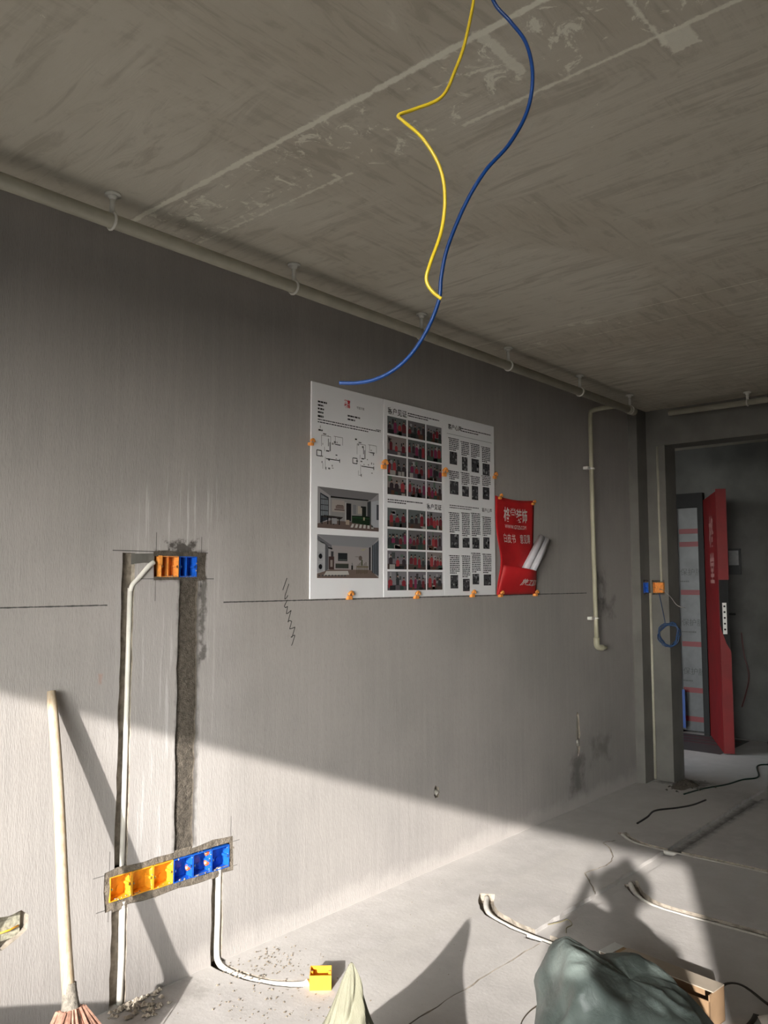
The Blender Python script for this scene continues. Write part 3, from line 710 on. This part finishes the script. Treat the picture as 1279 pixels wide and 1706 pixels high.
# lettering lies on the bellied cloth
P.build('lettering', bn, onto(cloth), INKC)
P = Print(); P.text('施工图', .42, .30, .23, WHT, 1, sx=.75, shear=.25, bold=.004)
P.v = [(u, v*1.25, l) for u, v, l in P.v]
P.build('lettering', pk, onto(pocket), INKC)
clip(4.068, 1.995, 'orange clip at the top left corner of the red banner', yo=WY-.008)
clip(4.445, 1.985, 'orange clip at the top right corner of the red banner', yo=WY-.008)
clip(4.060, 1.415, 'orange clip at the bottom left corner of the red banner', yo=WY-.012, s=1.2)
clip(4.452, 1.415, 'orange clip at the bottom right corner of the red banner', yo=WY-.012, s=1.2)
PAPER = simple('white_paper', C(196, 194, 200), .7, .04, 10)
for k, (a, b, r_, lb) in enumerate([((4.258, 2.640, 1.548), (4.475, 2.640, 1.766), .024, 'thin rolled white drawing in the red banner pocket, behind the thicker roll'),
                                    ((4.318, 2.636, 1.540), (4.520, 2.636, 1.752), .029, 'thick rolled white drawing leaning out of the red banner pocket')]):
    a = Vector(a); b = Vector(b); d = (b-a).normalized(); s1 = d.cross(Vector((0, 1, 0))).normalized(); s2 = d.cross(s1)
    v = []; n = 34
    for e in (a, b):
        for i in range(n+1):
            t_ = i/n*2*PI*1.8; rr = r_*(1-.22*i/n); v.append(e+(s1*math.cos(t_+k)+s2*math.sin(t_+k))*rr)
    o = obj('paper_roll', v, [(i, i+1, n+2+i, n+1+i) for i in range(n)], PAPER, None, True); solid(o, .0012); tag(o, lb, 'paper roll', 'rolled drawings')

# ------------------------------------------------------------------ broom leaning on the wall
BA = Vector((1.326, 2.668, 1.128)); BB = Vector((1.288, 2.359, .0)); bd = (BB-BA)
br = thing('broom', (BB.x, BB.y, 0), 'broom with a pale wooden handle leaning on the sunlit wall', 'broom')
WOOD = Mat('pale_wood', .6); WOOD.color(WOOD.mix(WOOD.step(WOOD.noise(30, 4, .6, 0, WOOD.vec((4, 4, .3))), .3, .75), C(182, 168, 148), C(164, 142, 114))); WOOD = WOOD.m
MB().tube([BA+bd*t+Vector((.004*math.sin(7*t), 0, 0)) for t in [i/20*.80 for i in range(21)]], lambda t: .0165+.003*t-.003*(t < .02), 12).build('handle', WOOD, br, True)
WRAP = simple('grey_binding', C(128, 122, 112), .9, .3, 80, .8, 200)
MB().tube([BA+bd*t for t in [.758+.085*i/10 for i in range(11)]], lambda t: .021+.013*t**1.5+.0012*math.sin(60*t), 16).build('binding', WRAP, br, True)
BRIS = simple('broom_bristle', C(164, 124, 106), .9, .3, 60)
bb = MB(); bx_ = bd.normalized(); sx_ = Vector((1, 0, 0)); sx_ = (sx_-bx_*sx_.dot(bx_)).normalized(); sy_ = bx_.cross(sx_)
for i in range(170):
    a = random.uniform(-1, 1); c = random.uniform(-1, 1)
    p0 = BA+bd*.818+sx_*a*.033+sy_*c*.03
    p1 = BA+bd*.885+sx_*a*.085+sy_*c*.045
    p2 = BA+bd*random.uniform(.975, .995)+sx_*a*.145+sy_*c*.05
    for p in (p0, p1, p2): p.z = max(p.z, .004)
    bb.tube([p0, p1, p2], .0042, 4, False, .0018)
bo = bb.build('bristles', BRIS, br); bo['kind'] = 'stuff'

# ------------------------------------------------------------------ sacks
def lathe_sack(name, base, prof, fn, mat, label, cat, nseg=72, fold=.06, kf=9, group=None, seed=0):
    v = []; f = []
    pr = smooth_path([(r, 0, z) for r, z in prof], 9)
    for j, p in enumerate(pr):
        for i in range(nseg):
            a = 2*PI*i/nseg
            nz = mnoise.noise((math.cos(a)*1.6+seed, math.sin(a)*1.6, p.z*3.0))*.5+abs(mnoise.noise((math.cos(a)*kf*.4, math.sin(a)*kf*.4+seed, p.z*1.6)))*1.0-.3
            r_ = p.x*(1+fold*2.2*nz)
            v.append(Vector(base)+Vector(fn(r_, a, p.z)))
    n = len(pr)
    for j in range(n-1):
        for i in range(nseg): f.append((j*nseg+i, j*nseg+(i+1) % nseg, (j+1)*nseg+(i+1) % nseg, (j+1)*nseg+i))
    f.append(tuple(range(nseg))[::-1]); f.append(tuple((n-1)*nseg+i for i in range(nseg)))
    o = obj(name, v, f, mat, None, True); tag(o, label, cat, group); return o
WV = Mat('woven_sack', .75)
wv = WV.n('ShaderNodeTexWave'); WV.put(wv.inputs['Vector'], WV.vec((1, 1, 1), (0, .3, .6))); wv.inputs['Scale'].default_value = 90; wv.inputs['Distortion'].default_value = 1.5
WV.color(WV.mix(WV.step(WV.noise(7, 4), .3, .7), C(106, 104, 86), C(132, 130, 112)))
WV.bump(WV.math('ADD', wv.outputs['Fac'], WV.noise(200, 2)), .25, .003); WV = WV.m
SB = (1.52, 1.45, 0)
def sackfn(r, a, z):
    k = max(0, (z-.25)/.30)
    # gathered corner: flattened across the view, drawn out into a point
    ca, sa = math.cos(a), math.sin(a)
    r *= 1+(.18*math.sin(2*a+.6)+.30*abs(math.sin(.5*a-2.4*z+1.9))-.20+.10*math.sin(3*a-9*z))*min(1, max(0, (z-.08)/.2))*(1-.5*k)
    def crease(ac, wd, dp):
        d = (a-ac+PI) % (2*PI)-PI
        return -dp*math.exp(-(d/wd)**2)+dp*.7*math.exp(-((d-2.0*wd)/(1.3*wd))**2)
    tz = (.53-z)/.16
    up_ = 1/(1+math.exp(-(z-.36)/.012))
    r *= 1+crease(PI+.95-1.6*tz, .22, .34)*up_+crease(PI+.75+.25*math.sin(z*18), .20, .26)*(1-up_*.6)+crease(PI-.55-.8*(.36-z), .25, .16)*(1-up_)+crease(PI+1.5, .25, .2)
    x = r*ca*(1-.35*k); y = r*sa
    q = Matrix.Rotation(YAW, 3, 'Z') @ Vector((x, y, 0))
    lean = .02*math.sin(z*7)
    return (q.x+.013*k-lean*.4, q.y+.022*k, z)
lathe_sack('woven_sack', SB, [(.17, 0), (.225, .03), (.235, .12), (.20, .20), (.150, .27), (.105, .335), (.066, .40), (.042, .455), (.024, .50), (.010, .53), (.003, .540)], sackfn, WV,
           'pale green woven sack with a pointed gathered top in front of the yellow floor box', 'sack', fold=.09, kf=7, nseg=144)
PB = Mat('cloudy_plastic_film', .45)
PB.color(PB.mix(PB.step(PB.noise(5, 5, .6, .8), .3, .7), C(84, 94, 90), C(122, 132, 128)))
PB.b.inputs['Transmission Weight'].default_value = .0
PB.b.inputs['Coat Weight'].default_value = .06
PB.bump(PB.math('ADD', PB.noise(7, 4, .5, .3), PB.math('MULTIPLY', PB.noise(26, 4, .6, .6), .25)), .4, .03); PB = PB.m
bag_c = Vector((1.97, .915, 0))
def bagmesh():
    v = []; f = []; nu, nv = 96, 44
    for j in range(nv+1):
        ph = -PI/2+PI*j/nv
        for i in range(nu):
            a = 2*PI*i/nu
            e = .55
            cx = math.copysign(abs(math.cos(a))**e, math.cos(a)); cy = math.copysign(abs(math.sin(a))**e, math.sin(a))
            cz = math.copysign(abs(math.sin(ph))**.6, math.sin(ph)); cr = abs(math.cos(ph))**.55
            lx = cr*cx*.25; ly = cr*cy*.20; lz = .285+cz*.285       # lx: to the right in view, ly: away
            tp = max(0, (lz-.28)/.25)
            lx = lx*(1-.16*tp)-.015*tp
            lz -= (.20*(lx+.20)*tp + .05*max(0, lx-.05)*tp*4)
            lz += .050*math.exp(-((lx+.19)/.10)**2)*tp
            d = mnoise.noise((lx*6, ly*6, lz*6))*.026-abs(mnoise.noise((lx*9+lz*4+5, ly*9, lz*5)))*.03-abs(mnoise.noise((lx*17-lz*9, ly*17+3, lz*8)))*.024+.014
            n_ = Vector((lx, ly, lz-.28)).normalized()
            q = Vector((lx, ly, lz))+n_*d
            q.z = max(q.z, 0)
            v.append(bag_c+RGT*q.x+Vector((FWD.x, FWD.y, 0)).normalized()*q.y+Vector((0, 0, q.z)))
    for j in range(nv):
        for i in range(nu): f.append((j*nu+i, j*nu+(i+1) % nu, (j+1)*nu+(i+1) % nu, (j+1)*nu+i))
    return v, f
tag(obj('plastic_bag', *bagmesh(), PB, None, True), 'big grey-green plastic bag bulging at the bottom right', 'plastic bag')

# ------------------------------------------------------------------ carton, package, strap
CARD = simple('brown_card', C(150, 122, 92), .85, .1, 12)
CARDT = simple('pale_card', C(176, 164, 148), .7, .06, 10)
TAPE = simple('silver_tape', C(206, 206, 202), .35, .05, 20)
cdir = Vector((-.12, -1, 0)).normalized(); cn = Vector((-1, .12, 0)).normalized()
CM = Matrix.Translation((2.995, 1.47, 0)) @ Matrix(((cdir.x, cn.x, 0, 0), (cdir.y, cn.y, 0, 0), (0, 0, 1, 0), (0, 0, 0, 1)))
ct = thing('long_carton', (2.96, 1.26, 0), 'long pale carton lying on the floor behind the plastic bag', 'carton')
L_, W_, T_ = .42, .105, .115
cb = MB(); cb.box(0, L_, 0, .004, 0, T_, CM); cb.box(0, L_, W_-.004, W_, 0, T_-.02, CM); cb.box(0, L_, 0, W_, 0, .004, CM); cb.box(L_-.004, L_, 0, W_, 0, T_, CM)
cb.build('carton_body', CARD, ct)
MB().box(.05, L_, .0, W_*.75, T_, T_+.004, CM).build('lid_flap', CARDT, ct)
MB().box(-.004, .0, 0, W_, .0, T_+.004, CM).build('end_flap', CARDT, ct)
MB().box(-.006, .035, .003, W_+.002, T_+.0045, T_+.006, CM).build('tape', TAPE, ct)
MB().box(-.008, -.0045, .0, W_, T_-.07, T_+.006, CM).build('tape', TAPE, ct)
PKR = simple('red_print_film', C(190, 40, 56), .4, .08); PKW = simple('white_film', C(214, 212, 208), .4, .05)
pkc = Vector((2.92, .82, 0)); pkg = thing('package', pkc, 'white package with red stripes in the bottom right corner', 'package')
PM = Matrix.Translation(pkc) @ Matrix.Rotation(.55, 4, 'Z')
def pillow(lx, ly, hz, M4, n=12):
    v = []; f = []
    for sgn in (1, -1):
        for j in range(n+1):
            for i in range(n+1):
                a = -1+2*i/n; b = -1+2*j/n
                v.append(M4 @ Vector((a*lx, b*ly, hz*.5+sgn*hz*.5*((1-a**4)*(1-b**4))**.5)))
    N = (n+1)**2
    for s_ in (0, 1):
        for j in range(n):
            for i in range(n):
                q = (s_*N+j*(n+1)+i, s_*N+j*(n+1)+i+1, s_*N+(j+1)*(n+1)+i+1, s_*N+(j+1)*(n+1)+i); f.append(q if s_ == 0 else q[::-1])
    return v, f
obj('pouch', *pillow(.13, .085, .06, PM), PKW, pkg, True)
for k, yy in enumerate((-.055, -.015, .03)):
    v = []; n = 14; 
    for i in range(n+1):
        for e in (-.010, .010):
            a = -.95+1.9*i/n; b = (yy+e)/.085
            v.append(PM @ Vector((a*.13, yy+e, .0312+.03*((1-a**4)*(1-b**4))**.5)))
    obj('red_stripe', v, [(2*i, 2*i+2, 2*i+3, 2*i+1) for i in range(n)], PKR, pkg, True)
BLK = simple('black_strap', C(52, 48, 42), .6, .15)
def strap(path, wd, label):
    sp = smooth_path(path, 6); v = []
    for i, p in enumerate(sp):
        d = (sp[min(i+1, len(sp)-1)]-sp[max(i-1, 0)]).normalized(); s_ = d.cross(Vector((0, 0, 1))).normalized()
        v += [p+s_*wd/2, p-s_*wd/2]
    o = obj('strap', v, [(2*i, 2*i+2, 2*i+3, 2*i+1) for i in range(len(sp)-1)], BLK, None, True); solid(o, .0012); tag(o, label, 'strap', 'black straps')
strap([(2.80, .99, .03), (2.90, .985, .006), (2.98, .975, .012), (3.05, .985, .004)], .018, 'short black strap on the floor between carton and striped package')
strap([(3.05, 1.13, .004), (3.13, 1.12, .03), (3.17, 1.07, .03), (3.15, .98, .004), (3.13, .94, .002)], .014, 'arched black strap lying right of the long carton')

# ------------------------------------------------------------------ loose wires on the floor
wire('floor_wire', [(2.80, 1.44, .003), (2.70, 1.53, .003), (2.60, 1.58, .003), (2.47, 1.565, .003), (2.38, 1.50, .003), (2.33, 1.42, .003), (2.28, 1.33, .003)], .0022, C(70, 62, 52), 'thin dark wire looping on the floor left of the plastic bag')
wire('floor_wire', [(4.88, 2.24, .004), (5.05, 2.25, .004), (5.22, 2.27, .005), (5.38, 2.19, .004), (5.52, 2.14, .004), (5.70, 2.12, .004)], .006, C(38, 38, 36), 'short black cable on the shaded floor')
wire('floor_wire', [(5.75, 2.29, .004), (6.0, 2.24, .004), (6.22, 2.16, .004), (6.45, 2.12, .004), (6.62, 2.06, .004), (7.0, 2.18, .004), (7.12, 2.10, .004), (7.1, 1.98, .004), (7.25, 1.92, .004), (7.55, 1.98, .006), (7.85, 2.08, .01), (8.05, 2.16, .02)], .006, C(20, 44, 34), 'green cable winding over the floor to the entry wall')
wire('twisted_wire', [(3.22, 1.90, .002), (3.26, 1.86, .012), (3.285, 1.84, .02), (3.27, 1.81, .012), (3.24, 1.82, .004), (3.20, 1.80, .003)], .0022, C(120, 112, 84), 'bit of twisted wire beside the long floor chase')

# ------------------------------------------------------------------ rubble
def crumbs(name, spots, label, mat):
    mb = MB()
    for (x, y, s_) in spots:
        c = Vector((x, y, s_*.35)); R_ = Matrix.Rotation(random.uniform(0, 6), 3, 'Z')
        vs = [(1, 0, 0), (-1, 0, 0), (0, 1, 0), (0, -1, 0), (0, 0, .7), (0, 0, -.45)]
        mb.add([c+R_ @ (Vector(d)*s_*random.uniform(.6, 1.25)) for d in vs], [(0, 2, 4), (2, 1, 4), (1, 3, 4), (3, 0, 4), (2, 0, 5), (1, 2, 5), (3, 1, 5), (0, 3, 5)])
    o = mb.build(name, mat); o['kind'] = 'stuff'; tag(o, label, 'rubble'); return o
CR = simple('mortar_crumb', C(128, 118, 104), .95, .35, 40)
sp = []
for i in range(150):
    t_ = random.random(); sp.append((random.gauss(2.16, .10), random.gauss(2.54, .08), random.uniform(.002, .0065)))
for i in range(120): sp.append((random.gauss(1.99, .13), random.gauss(2.24, .12), random.uniform(.002, .006)))
for i in range(60): sp.append((random.uniform(2.2, 3.6), random.uniform(1.95, 2.6), random.uniform(.0015, .004)))
crumbs('mortar_crumbs', [p for p in sp if p[1] < 2.67], 'mortar crumbs scattered over the sunlit floor around the white conduit', CR)
crumbs('mortar_crumbs', [(random.gauss(1.66, .06), min(2.67, random.gauss(2.62, .05)), random.uniform(.004, .016)) for i in range(90)], 'heap of plaster lumps at the foot of the left chase', simple('plaster_lump', C(172, 162, 148), .95, .3, 40))
crumbs('mortar_crumbs', [(random.gauss(6.02, .10), min(2.45, random.gauss(2.38, .07)), random.uniform(.004, .014)) for i in range(80)], 'dark rubble at the foot of the pier', simple('dark_crumb', C(84, 80, 74), .95, .35, 40))
def mound(name, c, rx, ry, hz, mat, label, cat='rubble'):
    v = []; f = []; n = 28; m_ = 9
    for j in range(m_+1):
        for i in range(n):
            a = 2*PI*i/n; r_ = j/m_
            k = 1+.3*mnoise.noise((math.cos(a)*1.5+c[0], math.sin(a)*1.5, 1))
            z = hz*(1-r_**1.6)*(1+.7*mnoise.noise((math.cos(a)*r_*4+c[1], math.sin(a)*r_*4, 2)))
            v.append((c[0]+rx*k*r_*math.cos(a), c[1]+ry*k*r_*math.sin(a), max(z, 0)+.0005))
    for j in range(m_):
        for i in range(n): f.append((j*n+i, (j+1)*n+i, (j+1)*n+(i+1) % n, j*n+(i+1) % n))
    tag(obj(name, v, f, mat, None, True), label, cat)
mound('mortar_heap', (6.00, 2.385), .15, .075, .035, MORTAR, 'flat heap of dark mortar at the foot of the pier')
# stubs in the wall holes
HOSE = simple('grey_pipe_stub', C(150, 146, 138), .6, .12, 40)
t = thing('pipe_stub', (4.985, WY+.02, .36), 'broken pipe stub showing in the tall wall hole near the pier', 'pipe stub', None)
MB().tube([(4.985, WY+.022, .36), (4.983, WY+.018, .59)], .017, 12).build('stub', HOSE, t, True)
MB().tube([(4.988, WY+.016, .395), (4.988, WY+.016, .44)], .023, 12).build('socket', HOSE, t, True)
tag(MB().tube(smooth_path([(3.452, WY+.045, .392), (3.452, WY+.01, .388), (3.455, WY-.006, .380)], 4), .014, 10).build('pipe_stub', HOSE, None, True), 'small pipe stub in the little hole low on the wall below the boards', 'pipe stub')
rb = thing('old_wall_box', (1.225, WY+.03, .345), 'broken pale box with wire ends in the hole at the left edge', 'wall box')
MB().box(1.185, 1.268, WY+.022, WY+.034, .345, .420).build('box_back', simple('pale_box', C(158, 155, 138), .6, .35, 90), rb)
MB().tube([(1.20, WY+.02, .372), (1.23, WY+.012, .376), (1.262, WY+.018, .379)], .003, 6).build('wire_end', YEL, rb, True)

# ------------------------------------------------------------------ entry door, frame and film
BLACK = simple('black_door_metal', C(18, 18, 19), .6, .15, 10, spec=.25)
FILM = Mat('protective_film', .4)
FILM.color(FILM.mix(FILM.step(FILM.noise(5, 4), .3, .7), C(62, 64, 67), C(76, 78, 81))); FILM = FILM.m
INKF = ink_material('film_print', .5)
DBLU = simple('blue_tape', (.01, .06, .26, 1), .5, .1)
fr = thing('door_frame', (XF, 3.2, 0), 'black entry door frame with a narrow side panel in red-striped grey film', 'door frame')
MB().box(XF-.06, XF+.12, 2.93, 2.985, 0, 2.36).build('jamb', BLACK, fr); MB().box(XF-.06, XF+.12, 3.215, 3.40, 0, 2.36).build('jamb', BLACK, fr)
MB().box(XF-.06, XF+.12, 2.985, 3.215, 2.22, 2.36).build('head', BLACK, fr); MB().box(XF-.06, XF+.12, 3.40, 3.95, 0, 2.36).build('side_panel', BLACK, fr)
MB().box(XF-.066, XF-.060, 3.215, 3.228, 1.35, 2.1).build('blue_tape', DBLU, fr); MB().box(XF-.066, XF-.060, 3.16, 3.205, .05, .42).build('blue_tape', DBLU, fr)
MB().box(XF-.066, XF-.060, 3.225, 3.26, 2.05, 2.18).build('white_label', PVC, fr)
MB().box(XF-.066, XF-.060, 3.222, 3.240, 1.17, 1.25).build('strike_plate', STEEL, fr)
sl = MB().box(XF+.0, XF+.05, 2.985, 3.215, .02, 2.22).build('side_panel_film', FILM, fr)
P = Print(); RD = C(100, 14, 24); 
for v in (1.93, 1.80, 1.32, .81, .36, .08): P.quad(.01, v, .22, v+.05, RD)
for v in (1.52, 1.02, .54): P.text('保护膜', .01, v, .075, C(38, 40, 43))
for v in (1.46, .96, .48): lines(P, .01, .20, v, 1, .02, .012, C(42, 43, 46))
P.build('film_print', sl, lambda u, v, l: (XF-.0006-.0002*l, 3.205-u, .03+v), INKF)
FS = simple('floor_darkening_film', C(78, 77, 77), .6, .12, 5, .3, 14)
fs = thing('floor_film', (7.7, 3.1, 0), 'protective film with dull red stripes inside the entry, grey sheet added to darken the floor', 'floor film')
MB().box(7.25, XF-.07, 2.56, 3.95, .0005, .002).build('darkening_film_sheet', FS, fs)  # sheet added over the hall floor to darken it beyond the threshold film
for k in range(3): MB().box(7.62+.14*k, 7.66+.14*k, 2.6, 3.9, .002, .0026).build('red_stripe', simple('dull_red', C(92, 44, 48), .6), fs)
# open leaf, wrapped in red film
hx = Vector((8.03, 2.915, 0)); fx = Vector((7.27, 2.53, 0)); ld = (fx-hx).normalized(); ln = Vector((ld.y, -ld.x, 0))
if ln.y > 0: ln = -ln
DM = Matrix(((ld.x, ln.x, 0, hx.x), (ld.y, ln.y, 0, hx.y), (0, 0, 1, 0), (0, 0, 0, 1)))
LW = (fx-hx).length
dl = thing('entry_door', hx, 'open entry door leaf wrapped in red film with an exposed lock edge', 'door')
RF = simple('red_film', C(112, 10, 14), .6, .12, 6, .3, 12)
MB().box(0, LW, 0, .075, .012, 2.28, DM).build('door_leaf', BLACK, dl)
MB().box(0, LW+.004, -.004, -.0005, .012, 2.28, DM).build('red_wrap', RF, dl)
ew = MB(); ew.box(LW+.001, LW+.006, -.004, .082, 1.50, 2.30, DM)
ew.prism([(-.004, .012), (.082, .012), (.082, .88), (.045, .95), (.01, 1.06), (-.004, 1.12)], lambda a, b, z: DM @ Vector((z, a, b)), LW+.001, LW+.006)
ew.build('red_edge_wrap', RF, dl)
lk = MB().box(LW+.001, LW+.005, .022, .055, 1.03, 1.30, DM).build('lock_plate', simple('steel_plate', C(200, 200, 196), .35, .05, metal=.5), dl)
for k in range(5): MB().tube([DM @ Vector((LW+.004, .038, 1.07+.05*k)), DM @ Vector((LW+.009, .038, 1.07+.05*k))], .009, 8).build('lock_bolt', BLACK, lk)
MB().tube([DM @ Vector((LW-.06, .075, 1.2)), DM @ Vector((LW-.06, .13, 1.2)), DM @ Vector((LW-.17, .135, 1.2))], .010, 8).build('door_handle', BLACK, dl)
P = Print()
for k, ch in enumerate('格堂'): P.text(ch, .36, 1.83-.34*k, .30, C(160, 110, 106), bold=.006)
P.build('wrap_lettering', dl, lambda u, v, l: DM @ Vector((u, -.0052, v)), INKC)
# intercom and cable on the dark wall, coil of blue wire, white wire
ic = thing('intercom', (XF, 2.66, 1.55), 'small intercom unit on the dark entry wall right of the red door', 'intercom')
bevel(MB().box(XF-.03, XF, 2.60, 2.72, 1.55, 1.80).build('unit', simple('dark_unit', C(60, 62, 64), .5, .1), ic), .004)
MB().box(XF-.033, XF-.03, 2.615, 2.705, 1.64, 1.78).build('unit_frame', simple('unit_frame', C(150, 152, 154), .5, .1), ic)
wire('wall_cable', [(XF-.012, 2.62, 1.0), (XF-.02, 2.60, .8), (XF-.03, 2.56, .6), (XF-.02, 2.60, .42), (XF-.012, 2.64, .3)], .008, C(70, 30, 32), 'dark red cable hanging on the entry wall beside the door')
cl = MB(); pts = []
for k in range(100):
    a = 2*PI*k/20; r_ = .085+.014*math.sin(k*.9)
    pts.append((X2-.02-.015*math.sin(k*.37), 2.475+r_*math.sin(a)*.9, 1.09+r_*math.cos(a)*.95-.01*math.sin(k*.31)))
cl.tube(pts, .0035, 5); cl.tube(smooth_path([(X2-.02, 2.50, 1.165), (X2-.015, 2.52, 1.27), (X2-.006, 2.548, 1.40)], 4), .003, 5)
tag(cl.build('wire_coil', simple('blue_wire', C(40, 70, 110), .4, .1), None, True), 'coil of blue wire hanging from the orange box on the pier', 'wire coil')
wire('loose_wire', [(X2-.004, 2.545, 1.43), (X2-.04, 2.50, 1.42), (X2-.05, 2.44, 1.37), (X2-.03, 2.40, 1.31), (X2-.03, 2.34, 1.29)], .0025, C(150, 146, 140), 'thin pale wire sticking out of the orange pier box')

# ------------------------------------------------------------------ behind the camera: the photographer and stacked sacks whose shadows fall into the picture
def person():
    base = Vector((-.46, -.225, 0)); R_ = Matrix.Rotation(YAW, 3, 'Z')
    J = {}
    def j(n, x, y, z, r): J[n] = (base+R_ @ Vector((x, y, z)), r)
    j('pel', 0, 0, .93, .145); j('spi', -.01, 0, 1.10, .135); j('che', 0, 0, 1.27, .155); j('nek', .01, 0, 1.40, .060); j('hed', .035, 0, 1.49, .090); j('top', .03, 0, 1.575, .075)
    for s_, n in ((1, 'l'), (-1, 'r')):
        j('sh'+n, 0, s_*.175, 1.33 if s_ > 0 else 1.28, .066); j('el'+n, .16, s_*(.245 if s_ > 0 else .17), 1.19 if s_ > 0 else 1.06, .060); j('wr'+n, .36, s_*.085, 1.40, .030)
        j('hip'+n, 0, s_*.10, .86, .105); j('kn'+n, .02, s_*.11, .48, .065); j('an'+n, 0, s_*.115, .08, .045); j('toe'+n, .15, s_*.13, .035, .035)
    E_ = [('pel', 'spi'), ('spi', 'che'), ('che', 'nek'), ('nek', 'hed'), ('hed', 'top')]
    for n in 'lr': E_ += [('che', 'sh'+n), ('sh'+n, 'el'+n), ('el'+n, 'wr'+n), ('pel', 'hip'+n), ('hip'+n, 'kn'+n), ('kn'+n, 'an'+n), ('an'+n, 'toe'+n)]
    # fingers: short chains rooted in each palm, closing on the phone
    for s_, n in ((1, 'l'), (-1, 'r')):
        j('pa'+n, .395, s_*.055, 1.425, .024); E_.append(('wr'+n, 'pa'+n))
        for k in range(4):
            z = 1.405+.022*k; j(f'f{k}a{n}', .425, s_*.058, z, .009); j(f'f{k}b{n}', .440, s_*(.046), z+.002, .0085); j(f'f{k}c{n}', .442, s_*.026, z+.004, .008)
            E_ += [('pa'+n, f'f{k}a{n}'), (f'f{k}a{n}', f'f{k}b{n}'), (f'f{k}b{n}', f'f{k}c{n}')]
        j('t1'+n, .405, s_*.040, 1.455, .010); j('t2'+n, .408, s_*.018, 1.470, .009); E_ += [('pa'+n, 't1'+n), ('t1'+n, 't2'+n)]
    names = list(J); ix = {n: i for i, n in enumerate(names)}
    me = bpy.data.meshes.new('person'); me.from_pydata([J[n][0] for n in names], [(ix[a], ix[b]) for a, b in E_], [])
    o = bpy.data.objects.new('person', me); COL.objects.link(o)
    m = o.modifiers.new('k', 'SKIN'); m.use_smooth_shade = True
    for n in names:
        d = me.skin_vertices[0].data[ix[n]]; d.radius = (J[n][1], J[n][1]); d.use_root = (n == 'pel')
    o.modifiers.new('u', 'SUBSURF').levels = 1
    o.modifiers['u'].render_levels = 2
    me.materials.append(simple('dark_jacket', C(58, 60, 66), .85, .1))
    tag(o, 'person in dark clothes standing behind the viewpoint and holding up a phone', 'person')
    # hair cap
    hc = base+R_ @ Vector((.02, 0, 1.535)); v = []; f = []; n1, n2 = 20, 10
    for a in range(n2+1):
        ph = PI/2-a*(PI*.62)/n2
        for b in range(n1):
            th = 2*PI*b/n1; v.append(hc+R_ @ Vector((.136*math.cos(ph)*math.cos(th)-.008, .134*math.cos(ph)*math.sin(th), .098*math.sin(ph))))
    for a in range(n2):
        for b in range(n1): f.append((a*n1+b, (a+1)*n1+b, (a+1)*n1+(b+1) % n1, a*n1+(b+1) % n1))
    h = obj('hair', v, f, simple('black_hair', C(24, 22, 20), .6, .2), None, True); h.parent = o; solid(h, .01)
person()
ph = thing('smartphone', Vector((0, 0, CAM_H))-FWD*.02-UPV*.14, 'dark smartphone held up by the photographer', 'phone')
PHM = Matrix.Translation(Vector((0, 0, CAM_H))-FWD*.012-UPV*.055+RGT*.012) @ Matrix(((RGT.x, FWD.x, UPV.x, 0), (RGT.y, FWD.y, UPV.y, 0), (RGT.z, FWD.z, UPV.z, 0), (0, 0, 0, 1)))
bevel(MB().box(-.037, .037, -.008, 0, -.08, .075, PHM).build('phone_body', BLACK, ph), .003)
SK = simple('white_woven_sack', C(188, 184, 172), .8, .08, 30, .3, 90)
for k in range(3):
    M4 = Matrix.Translation((.02+.015*k, 2.16-.01*k, .177*k)) @ Matrix.Rotation(PI/2+.1*k, 4, 'Z')
    o = obj('cement_sack', *pillow(.30, .21, .175, M4), SK, None, True)
    tag(o, ['bottom white sack of the stack left of the view', 'middle white sack of the stack left of the view', 'top white sack of the stack left of the view'][k], 'sack', 'stacked white sacks')
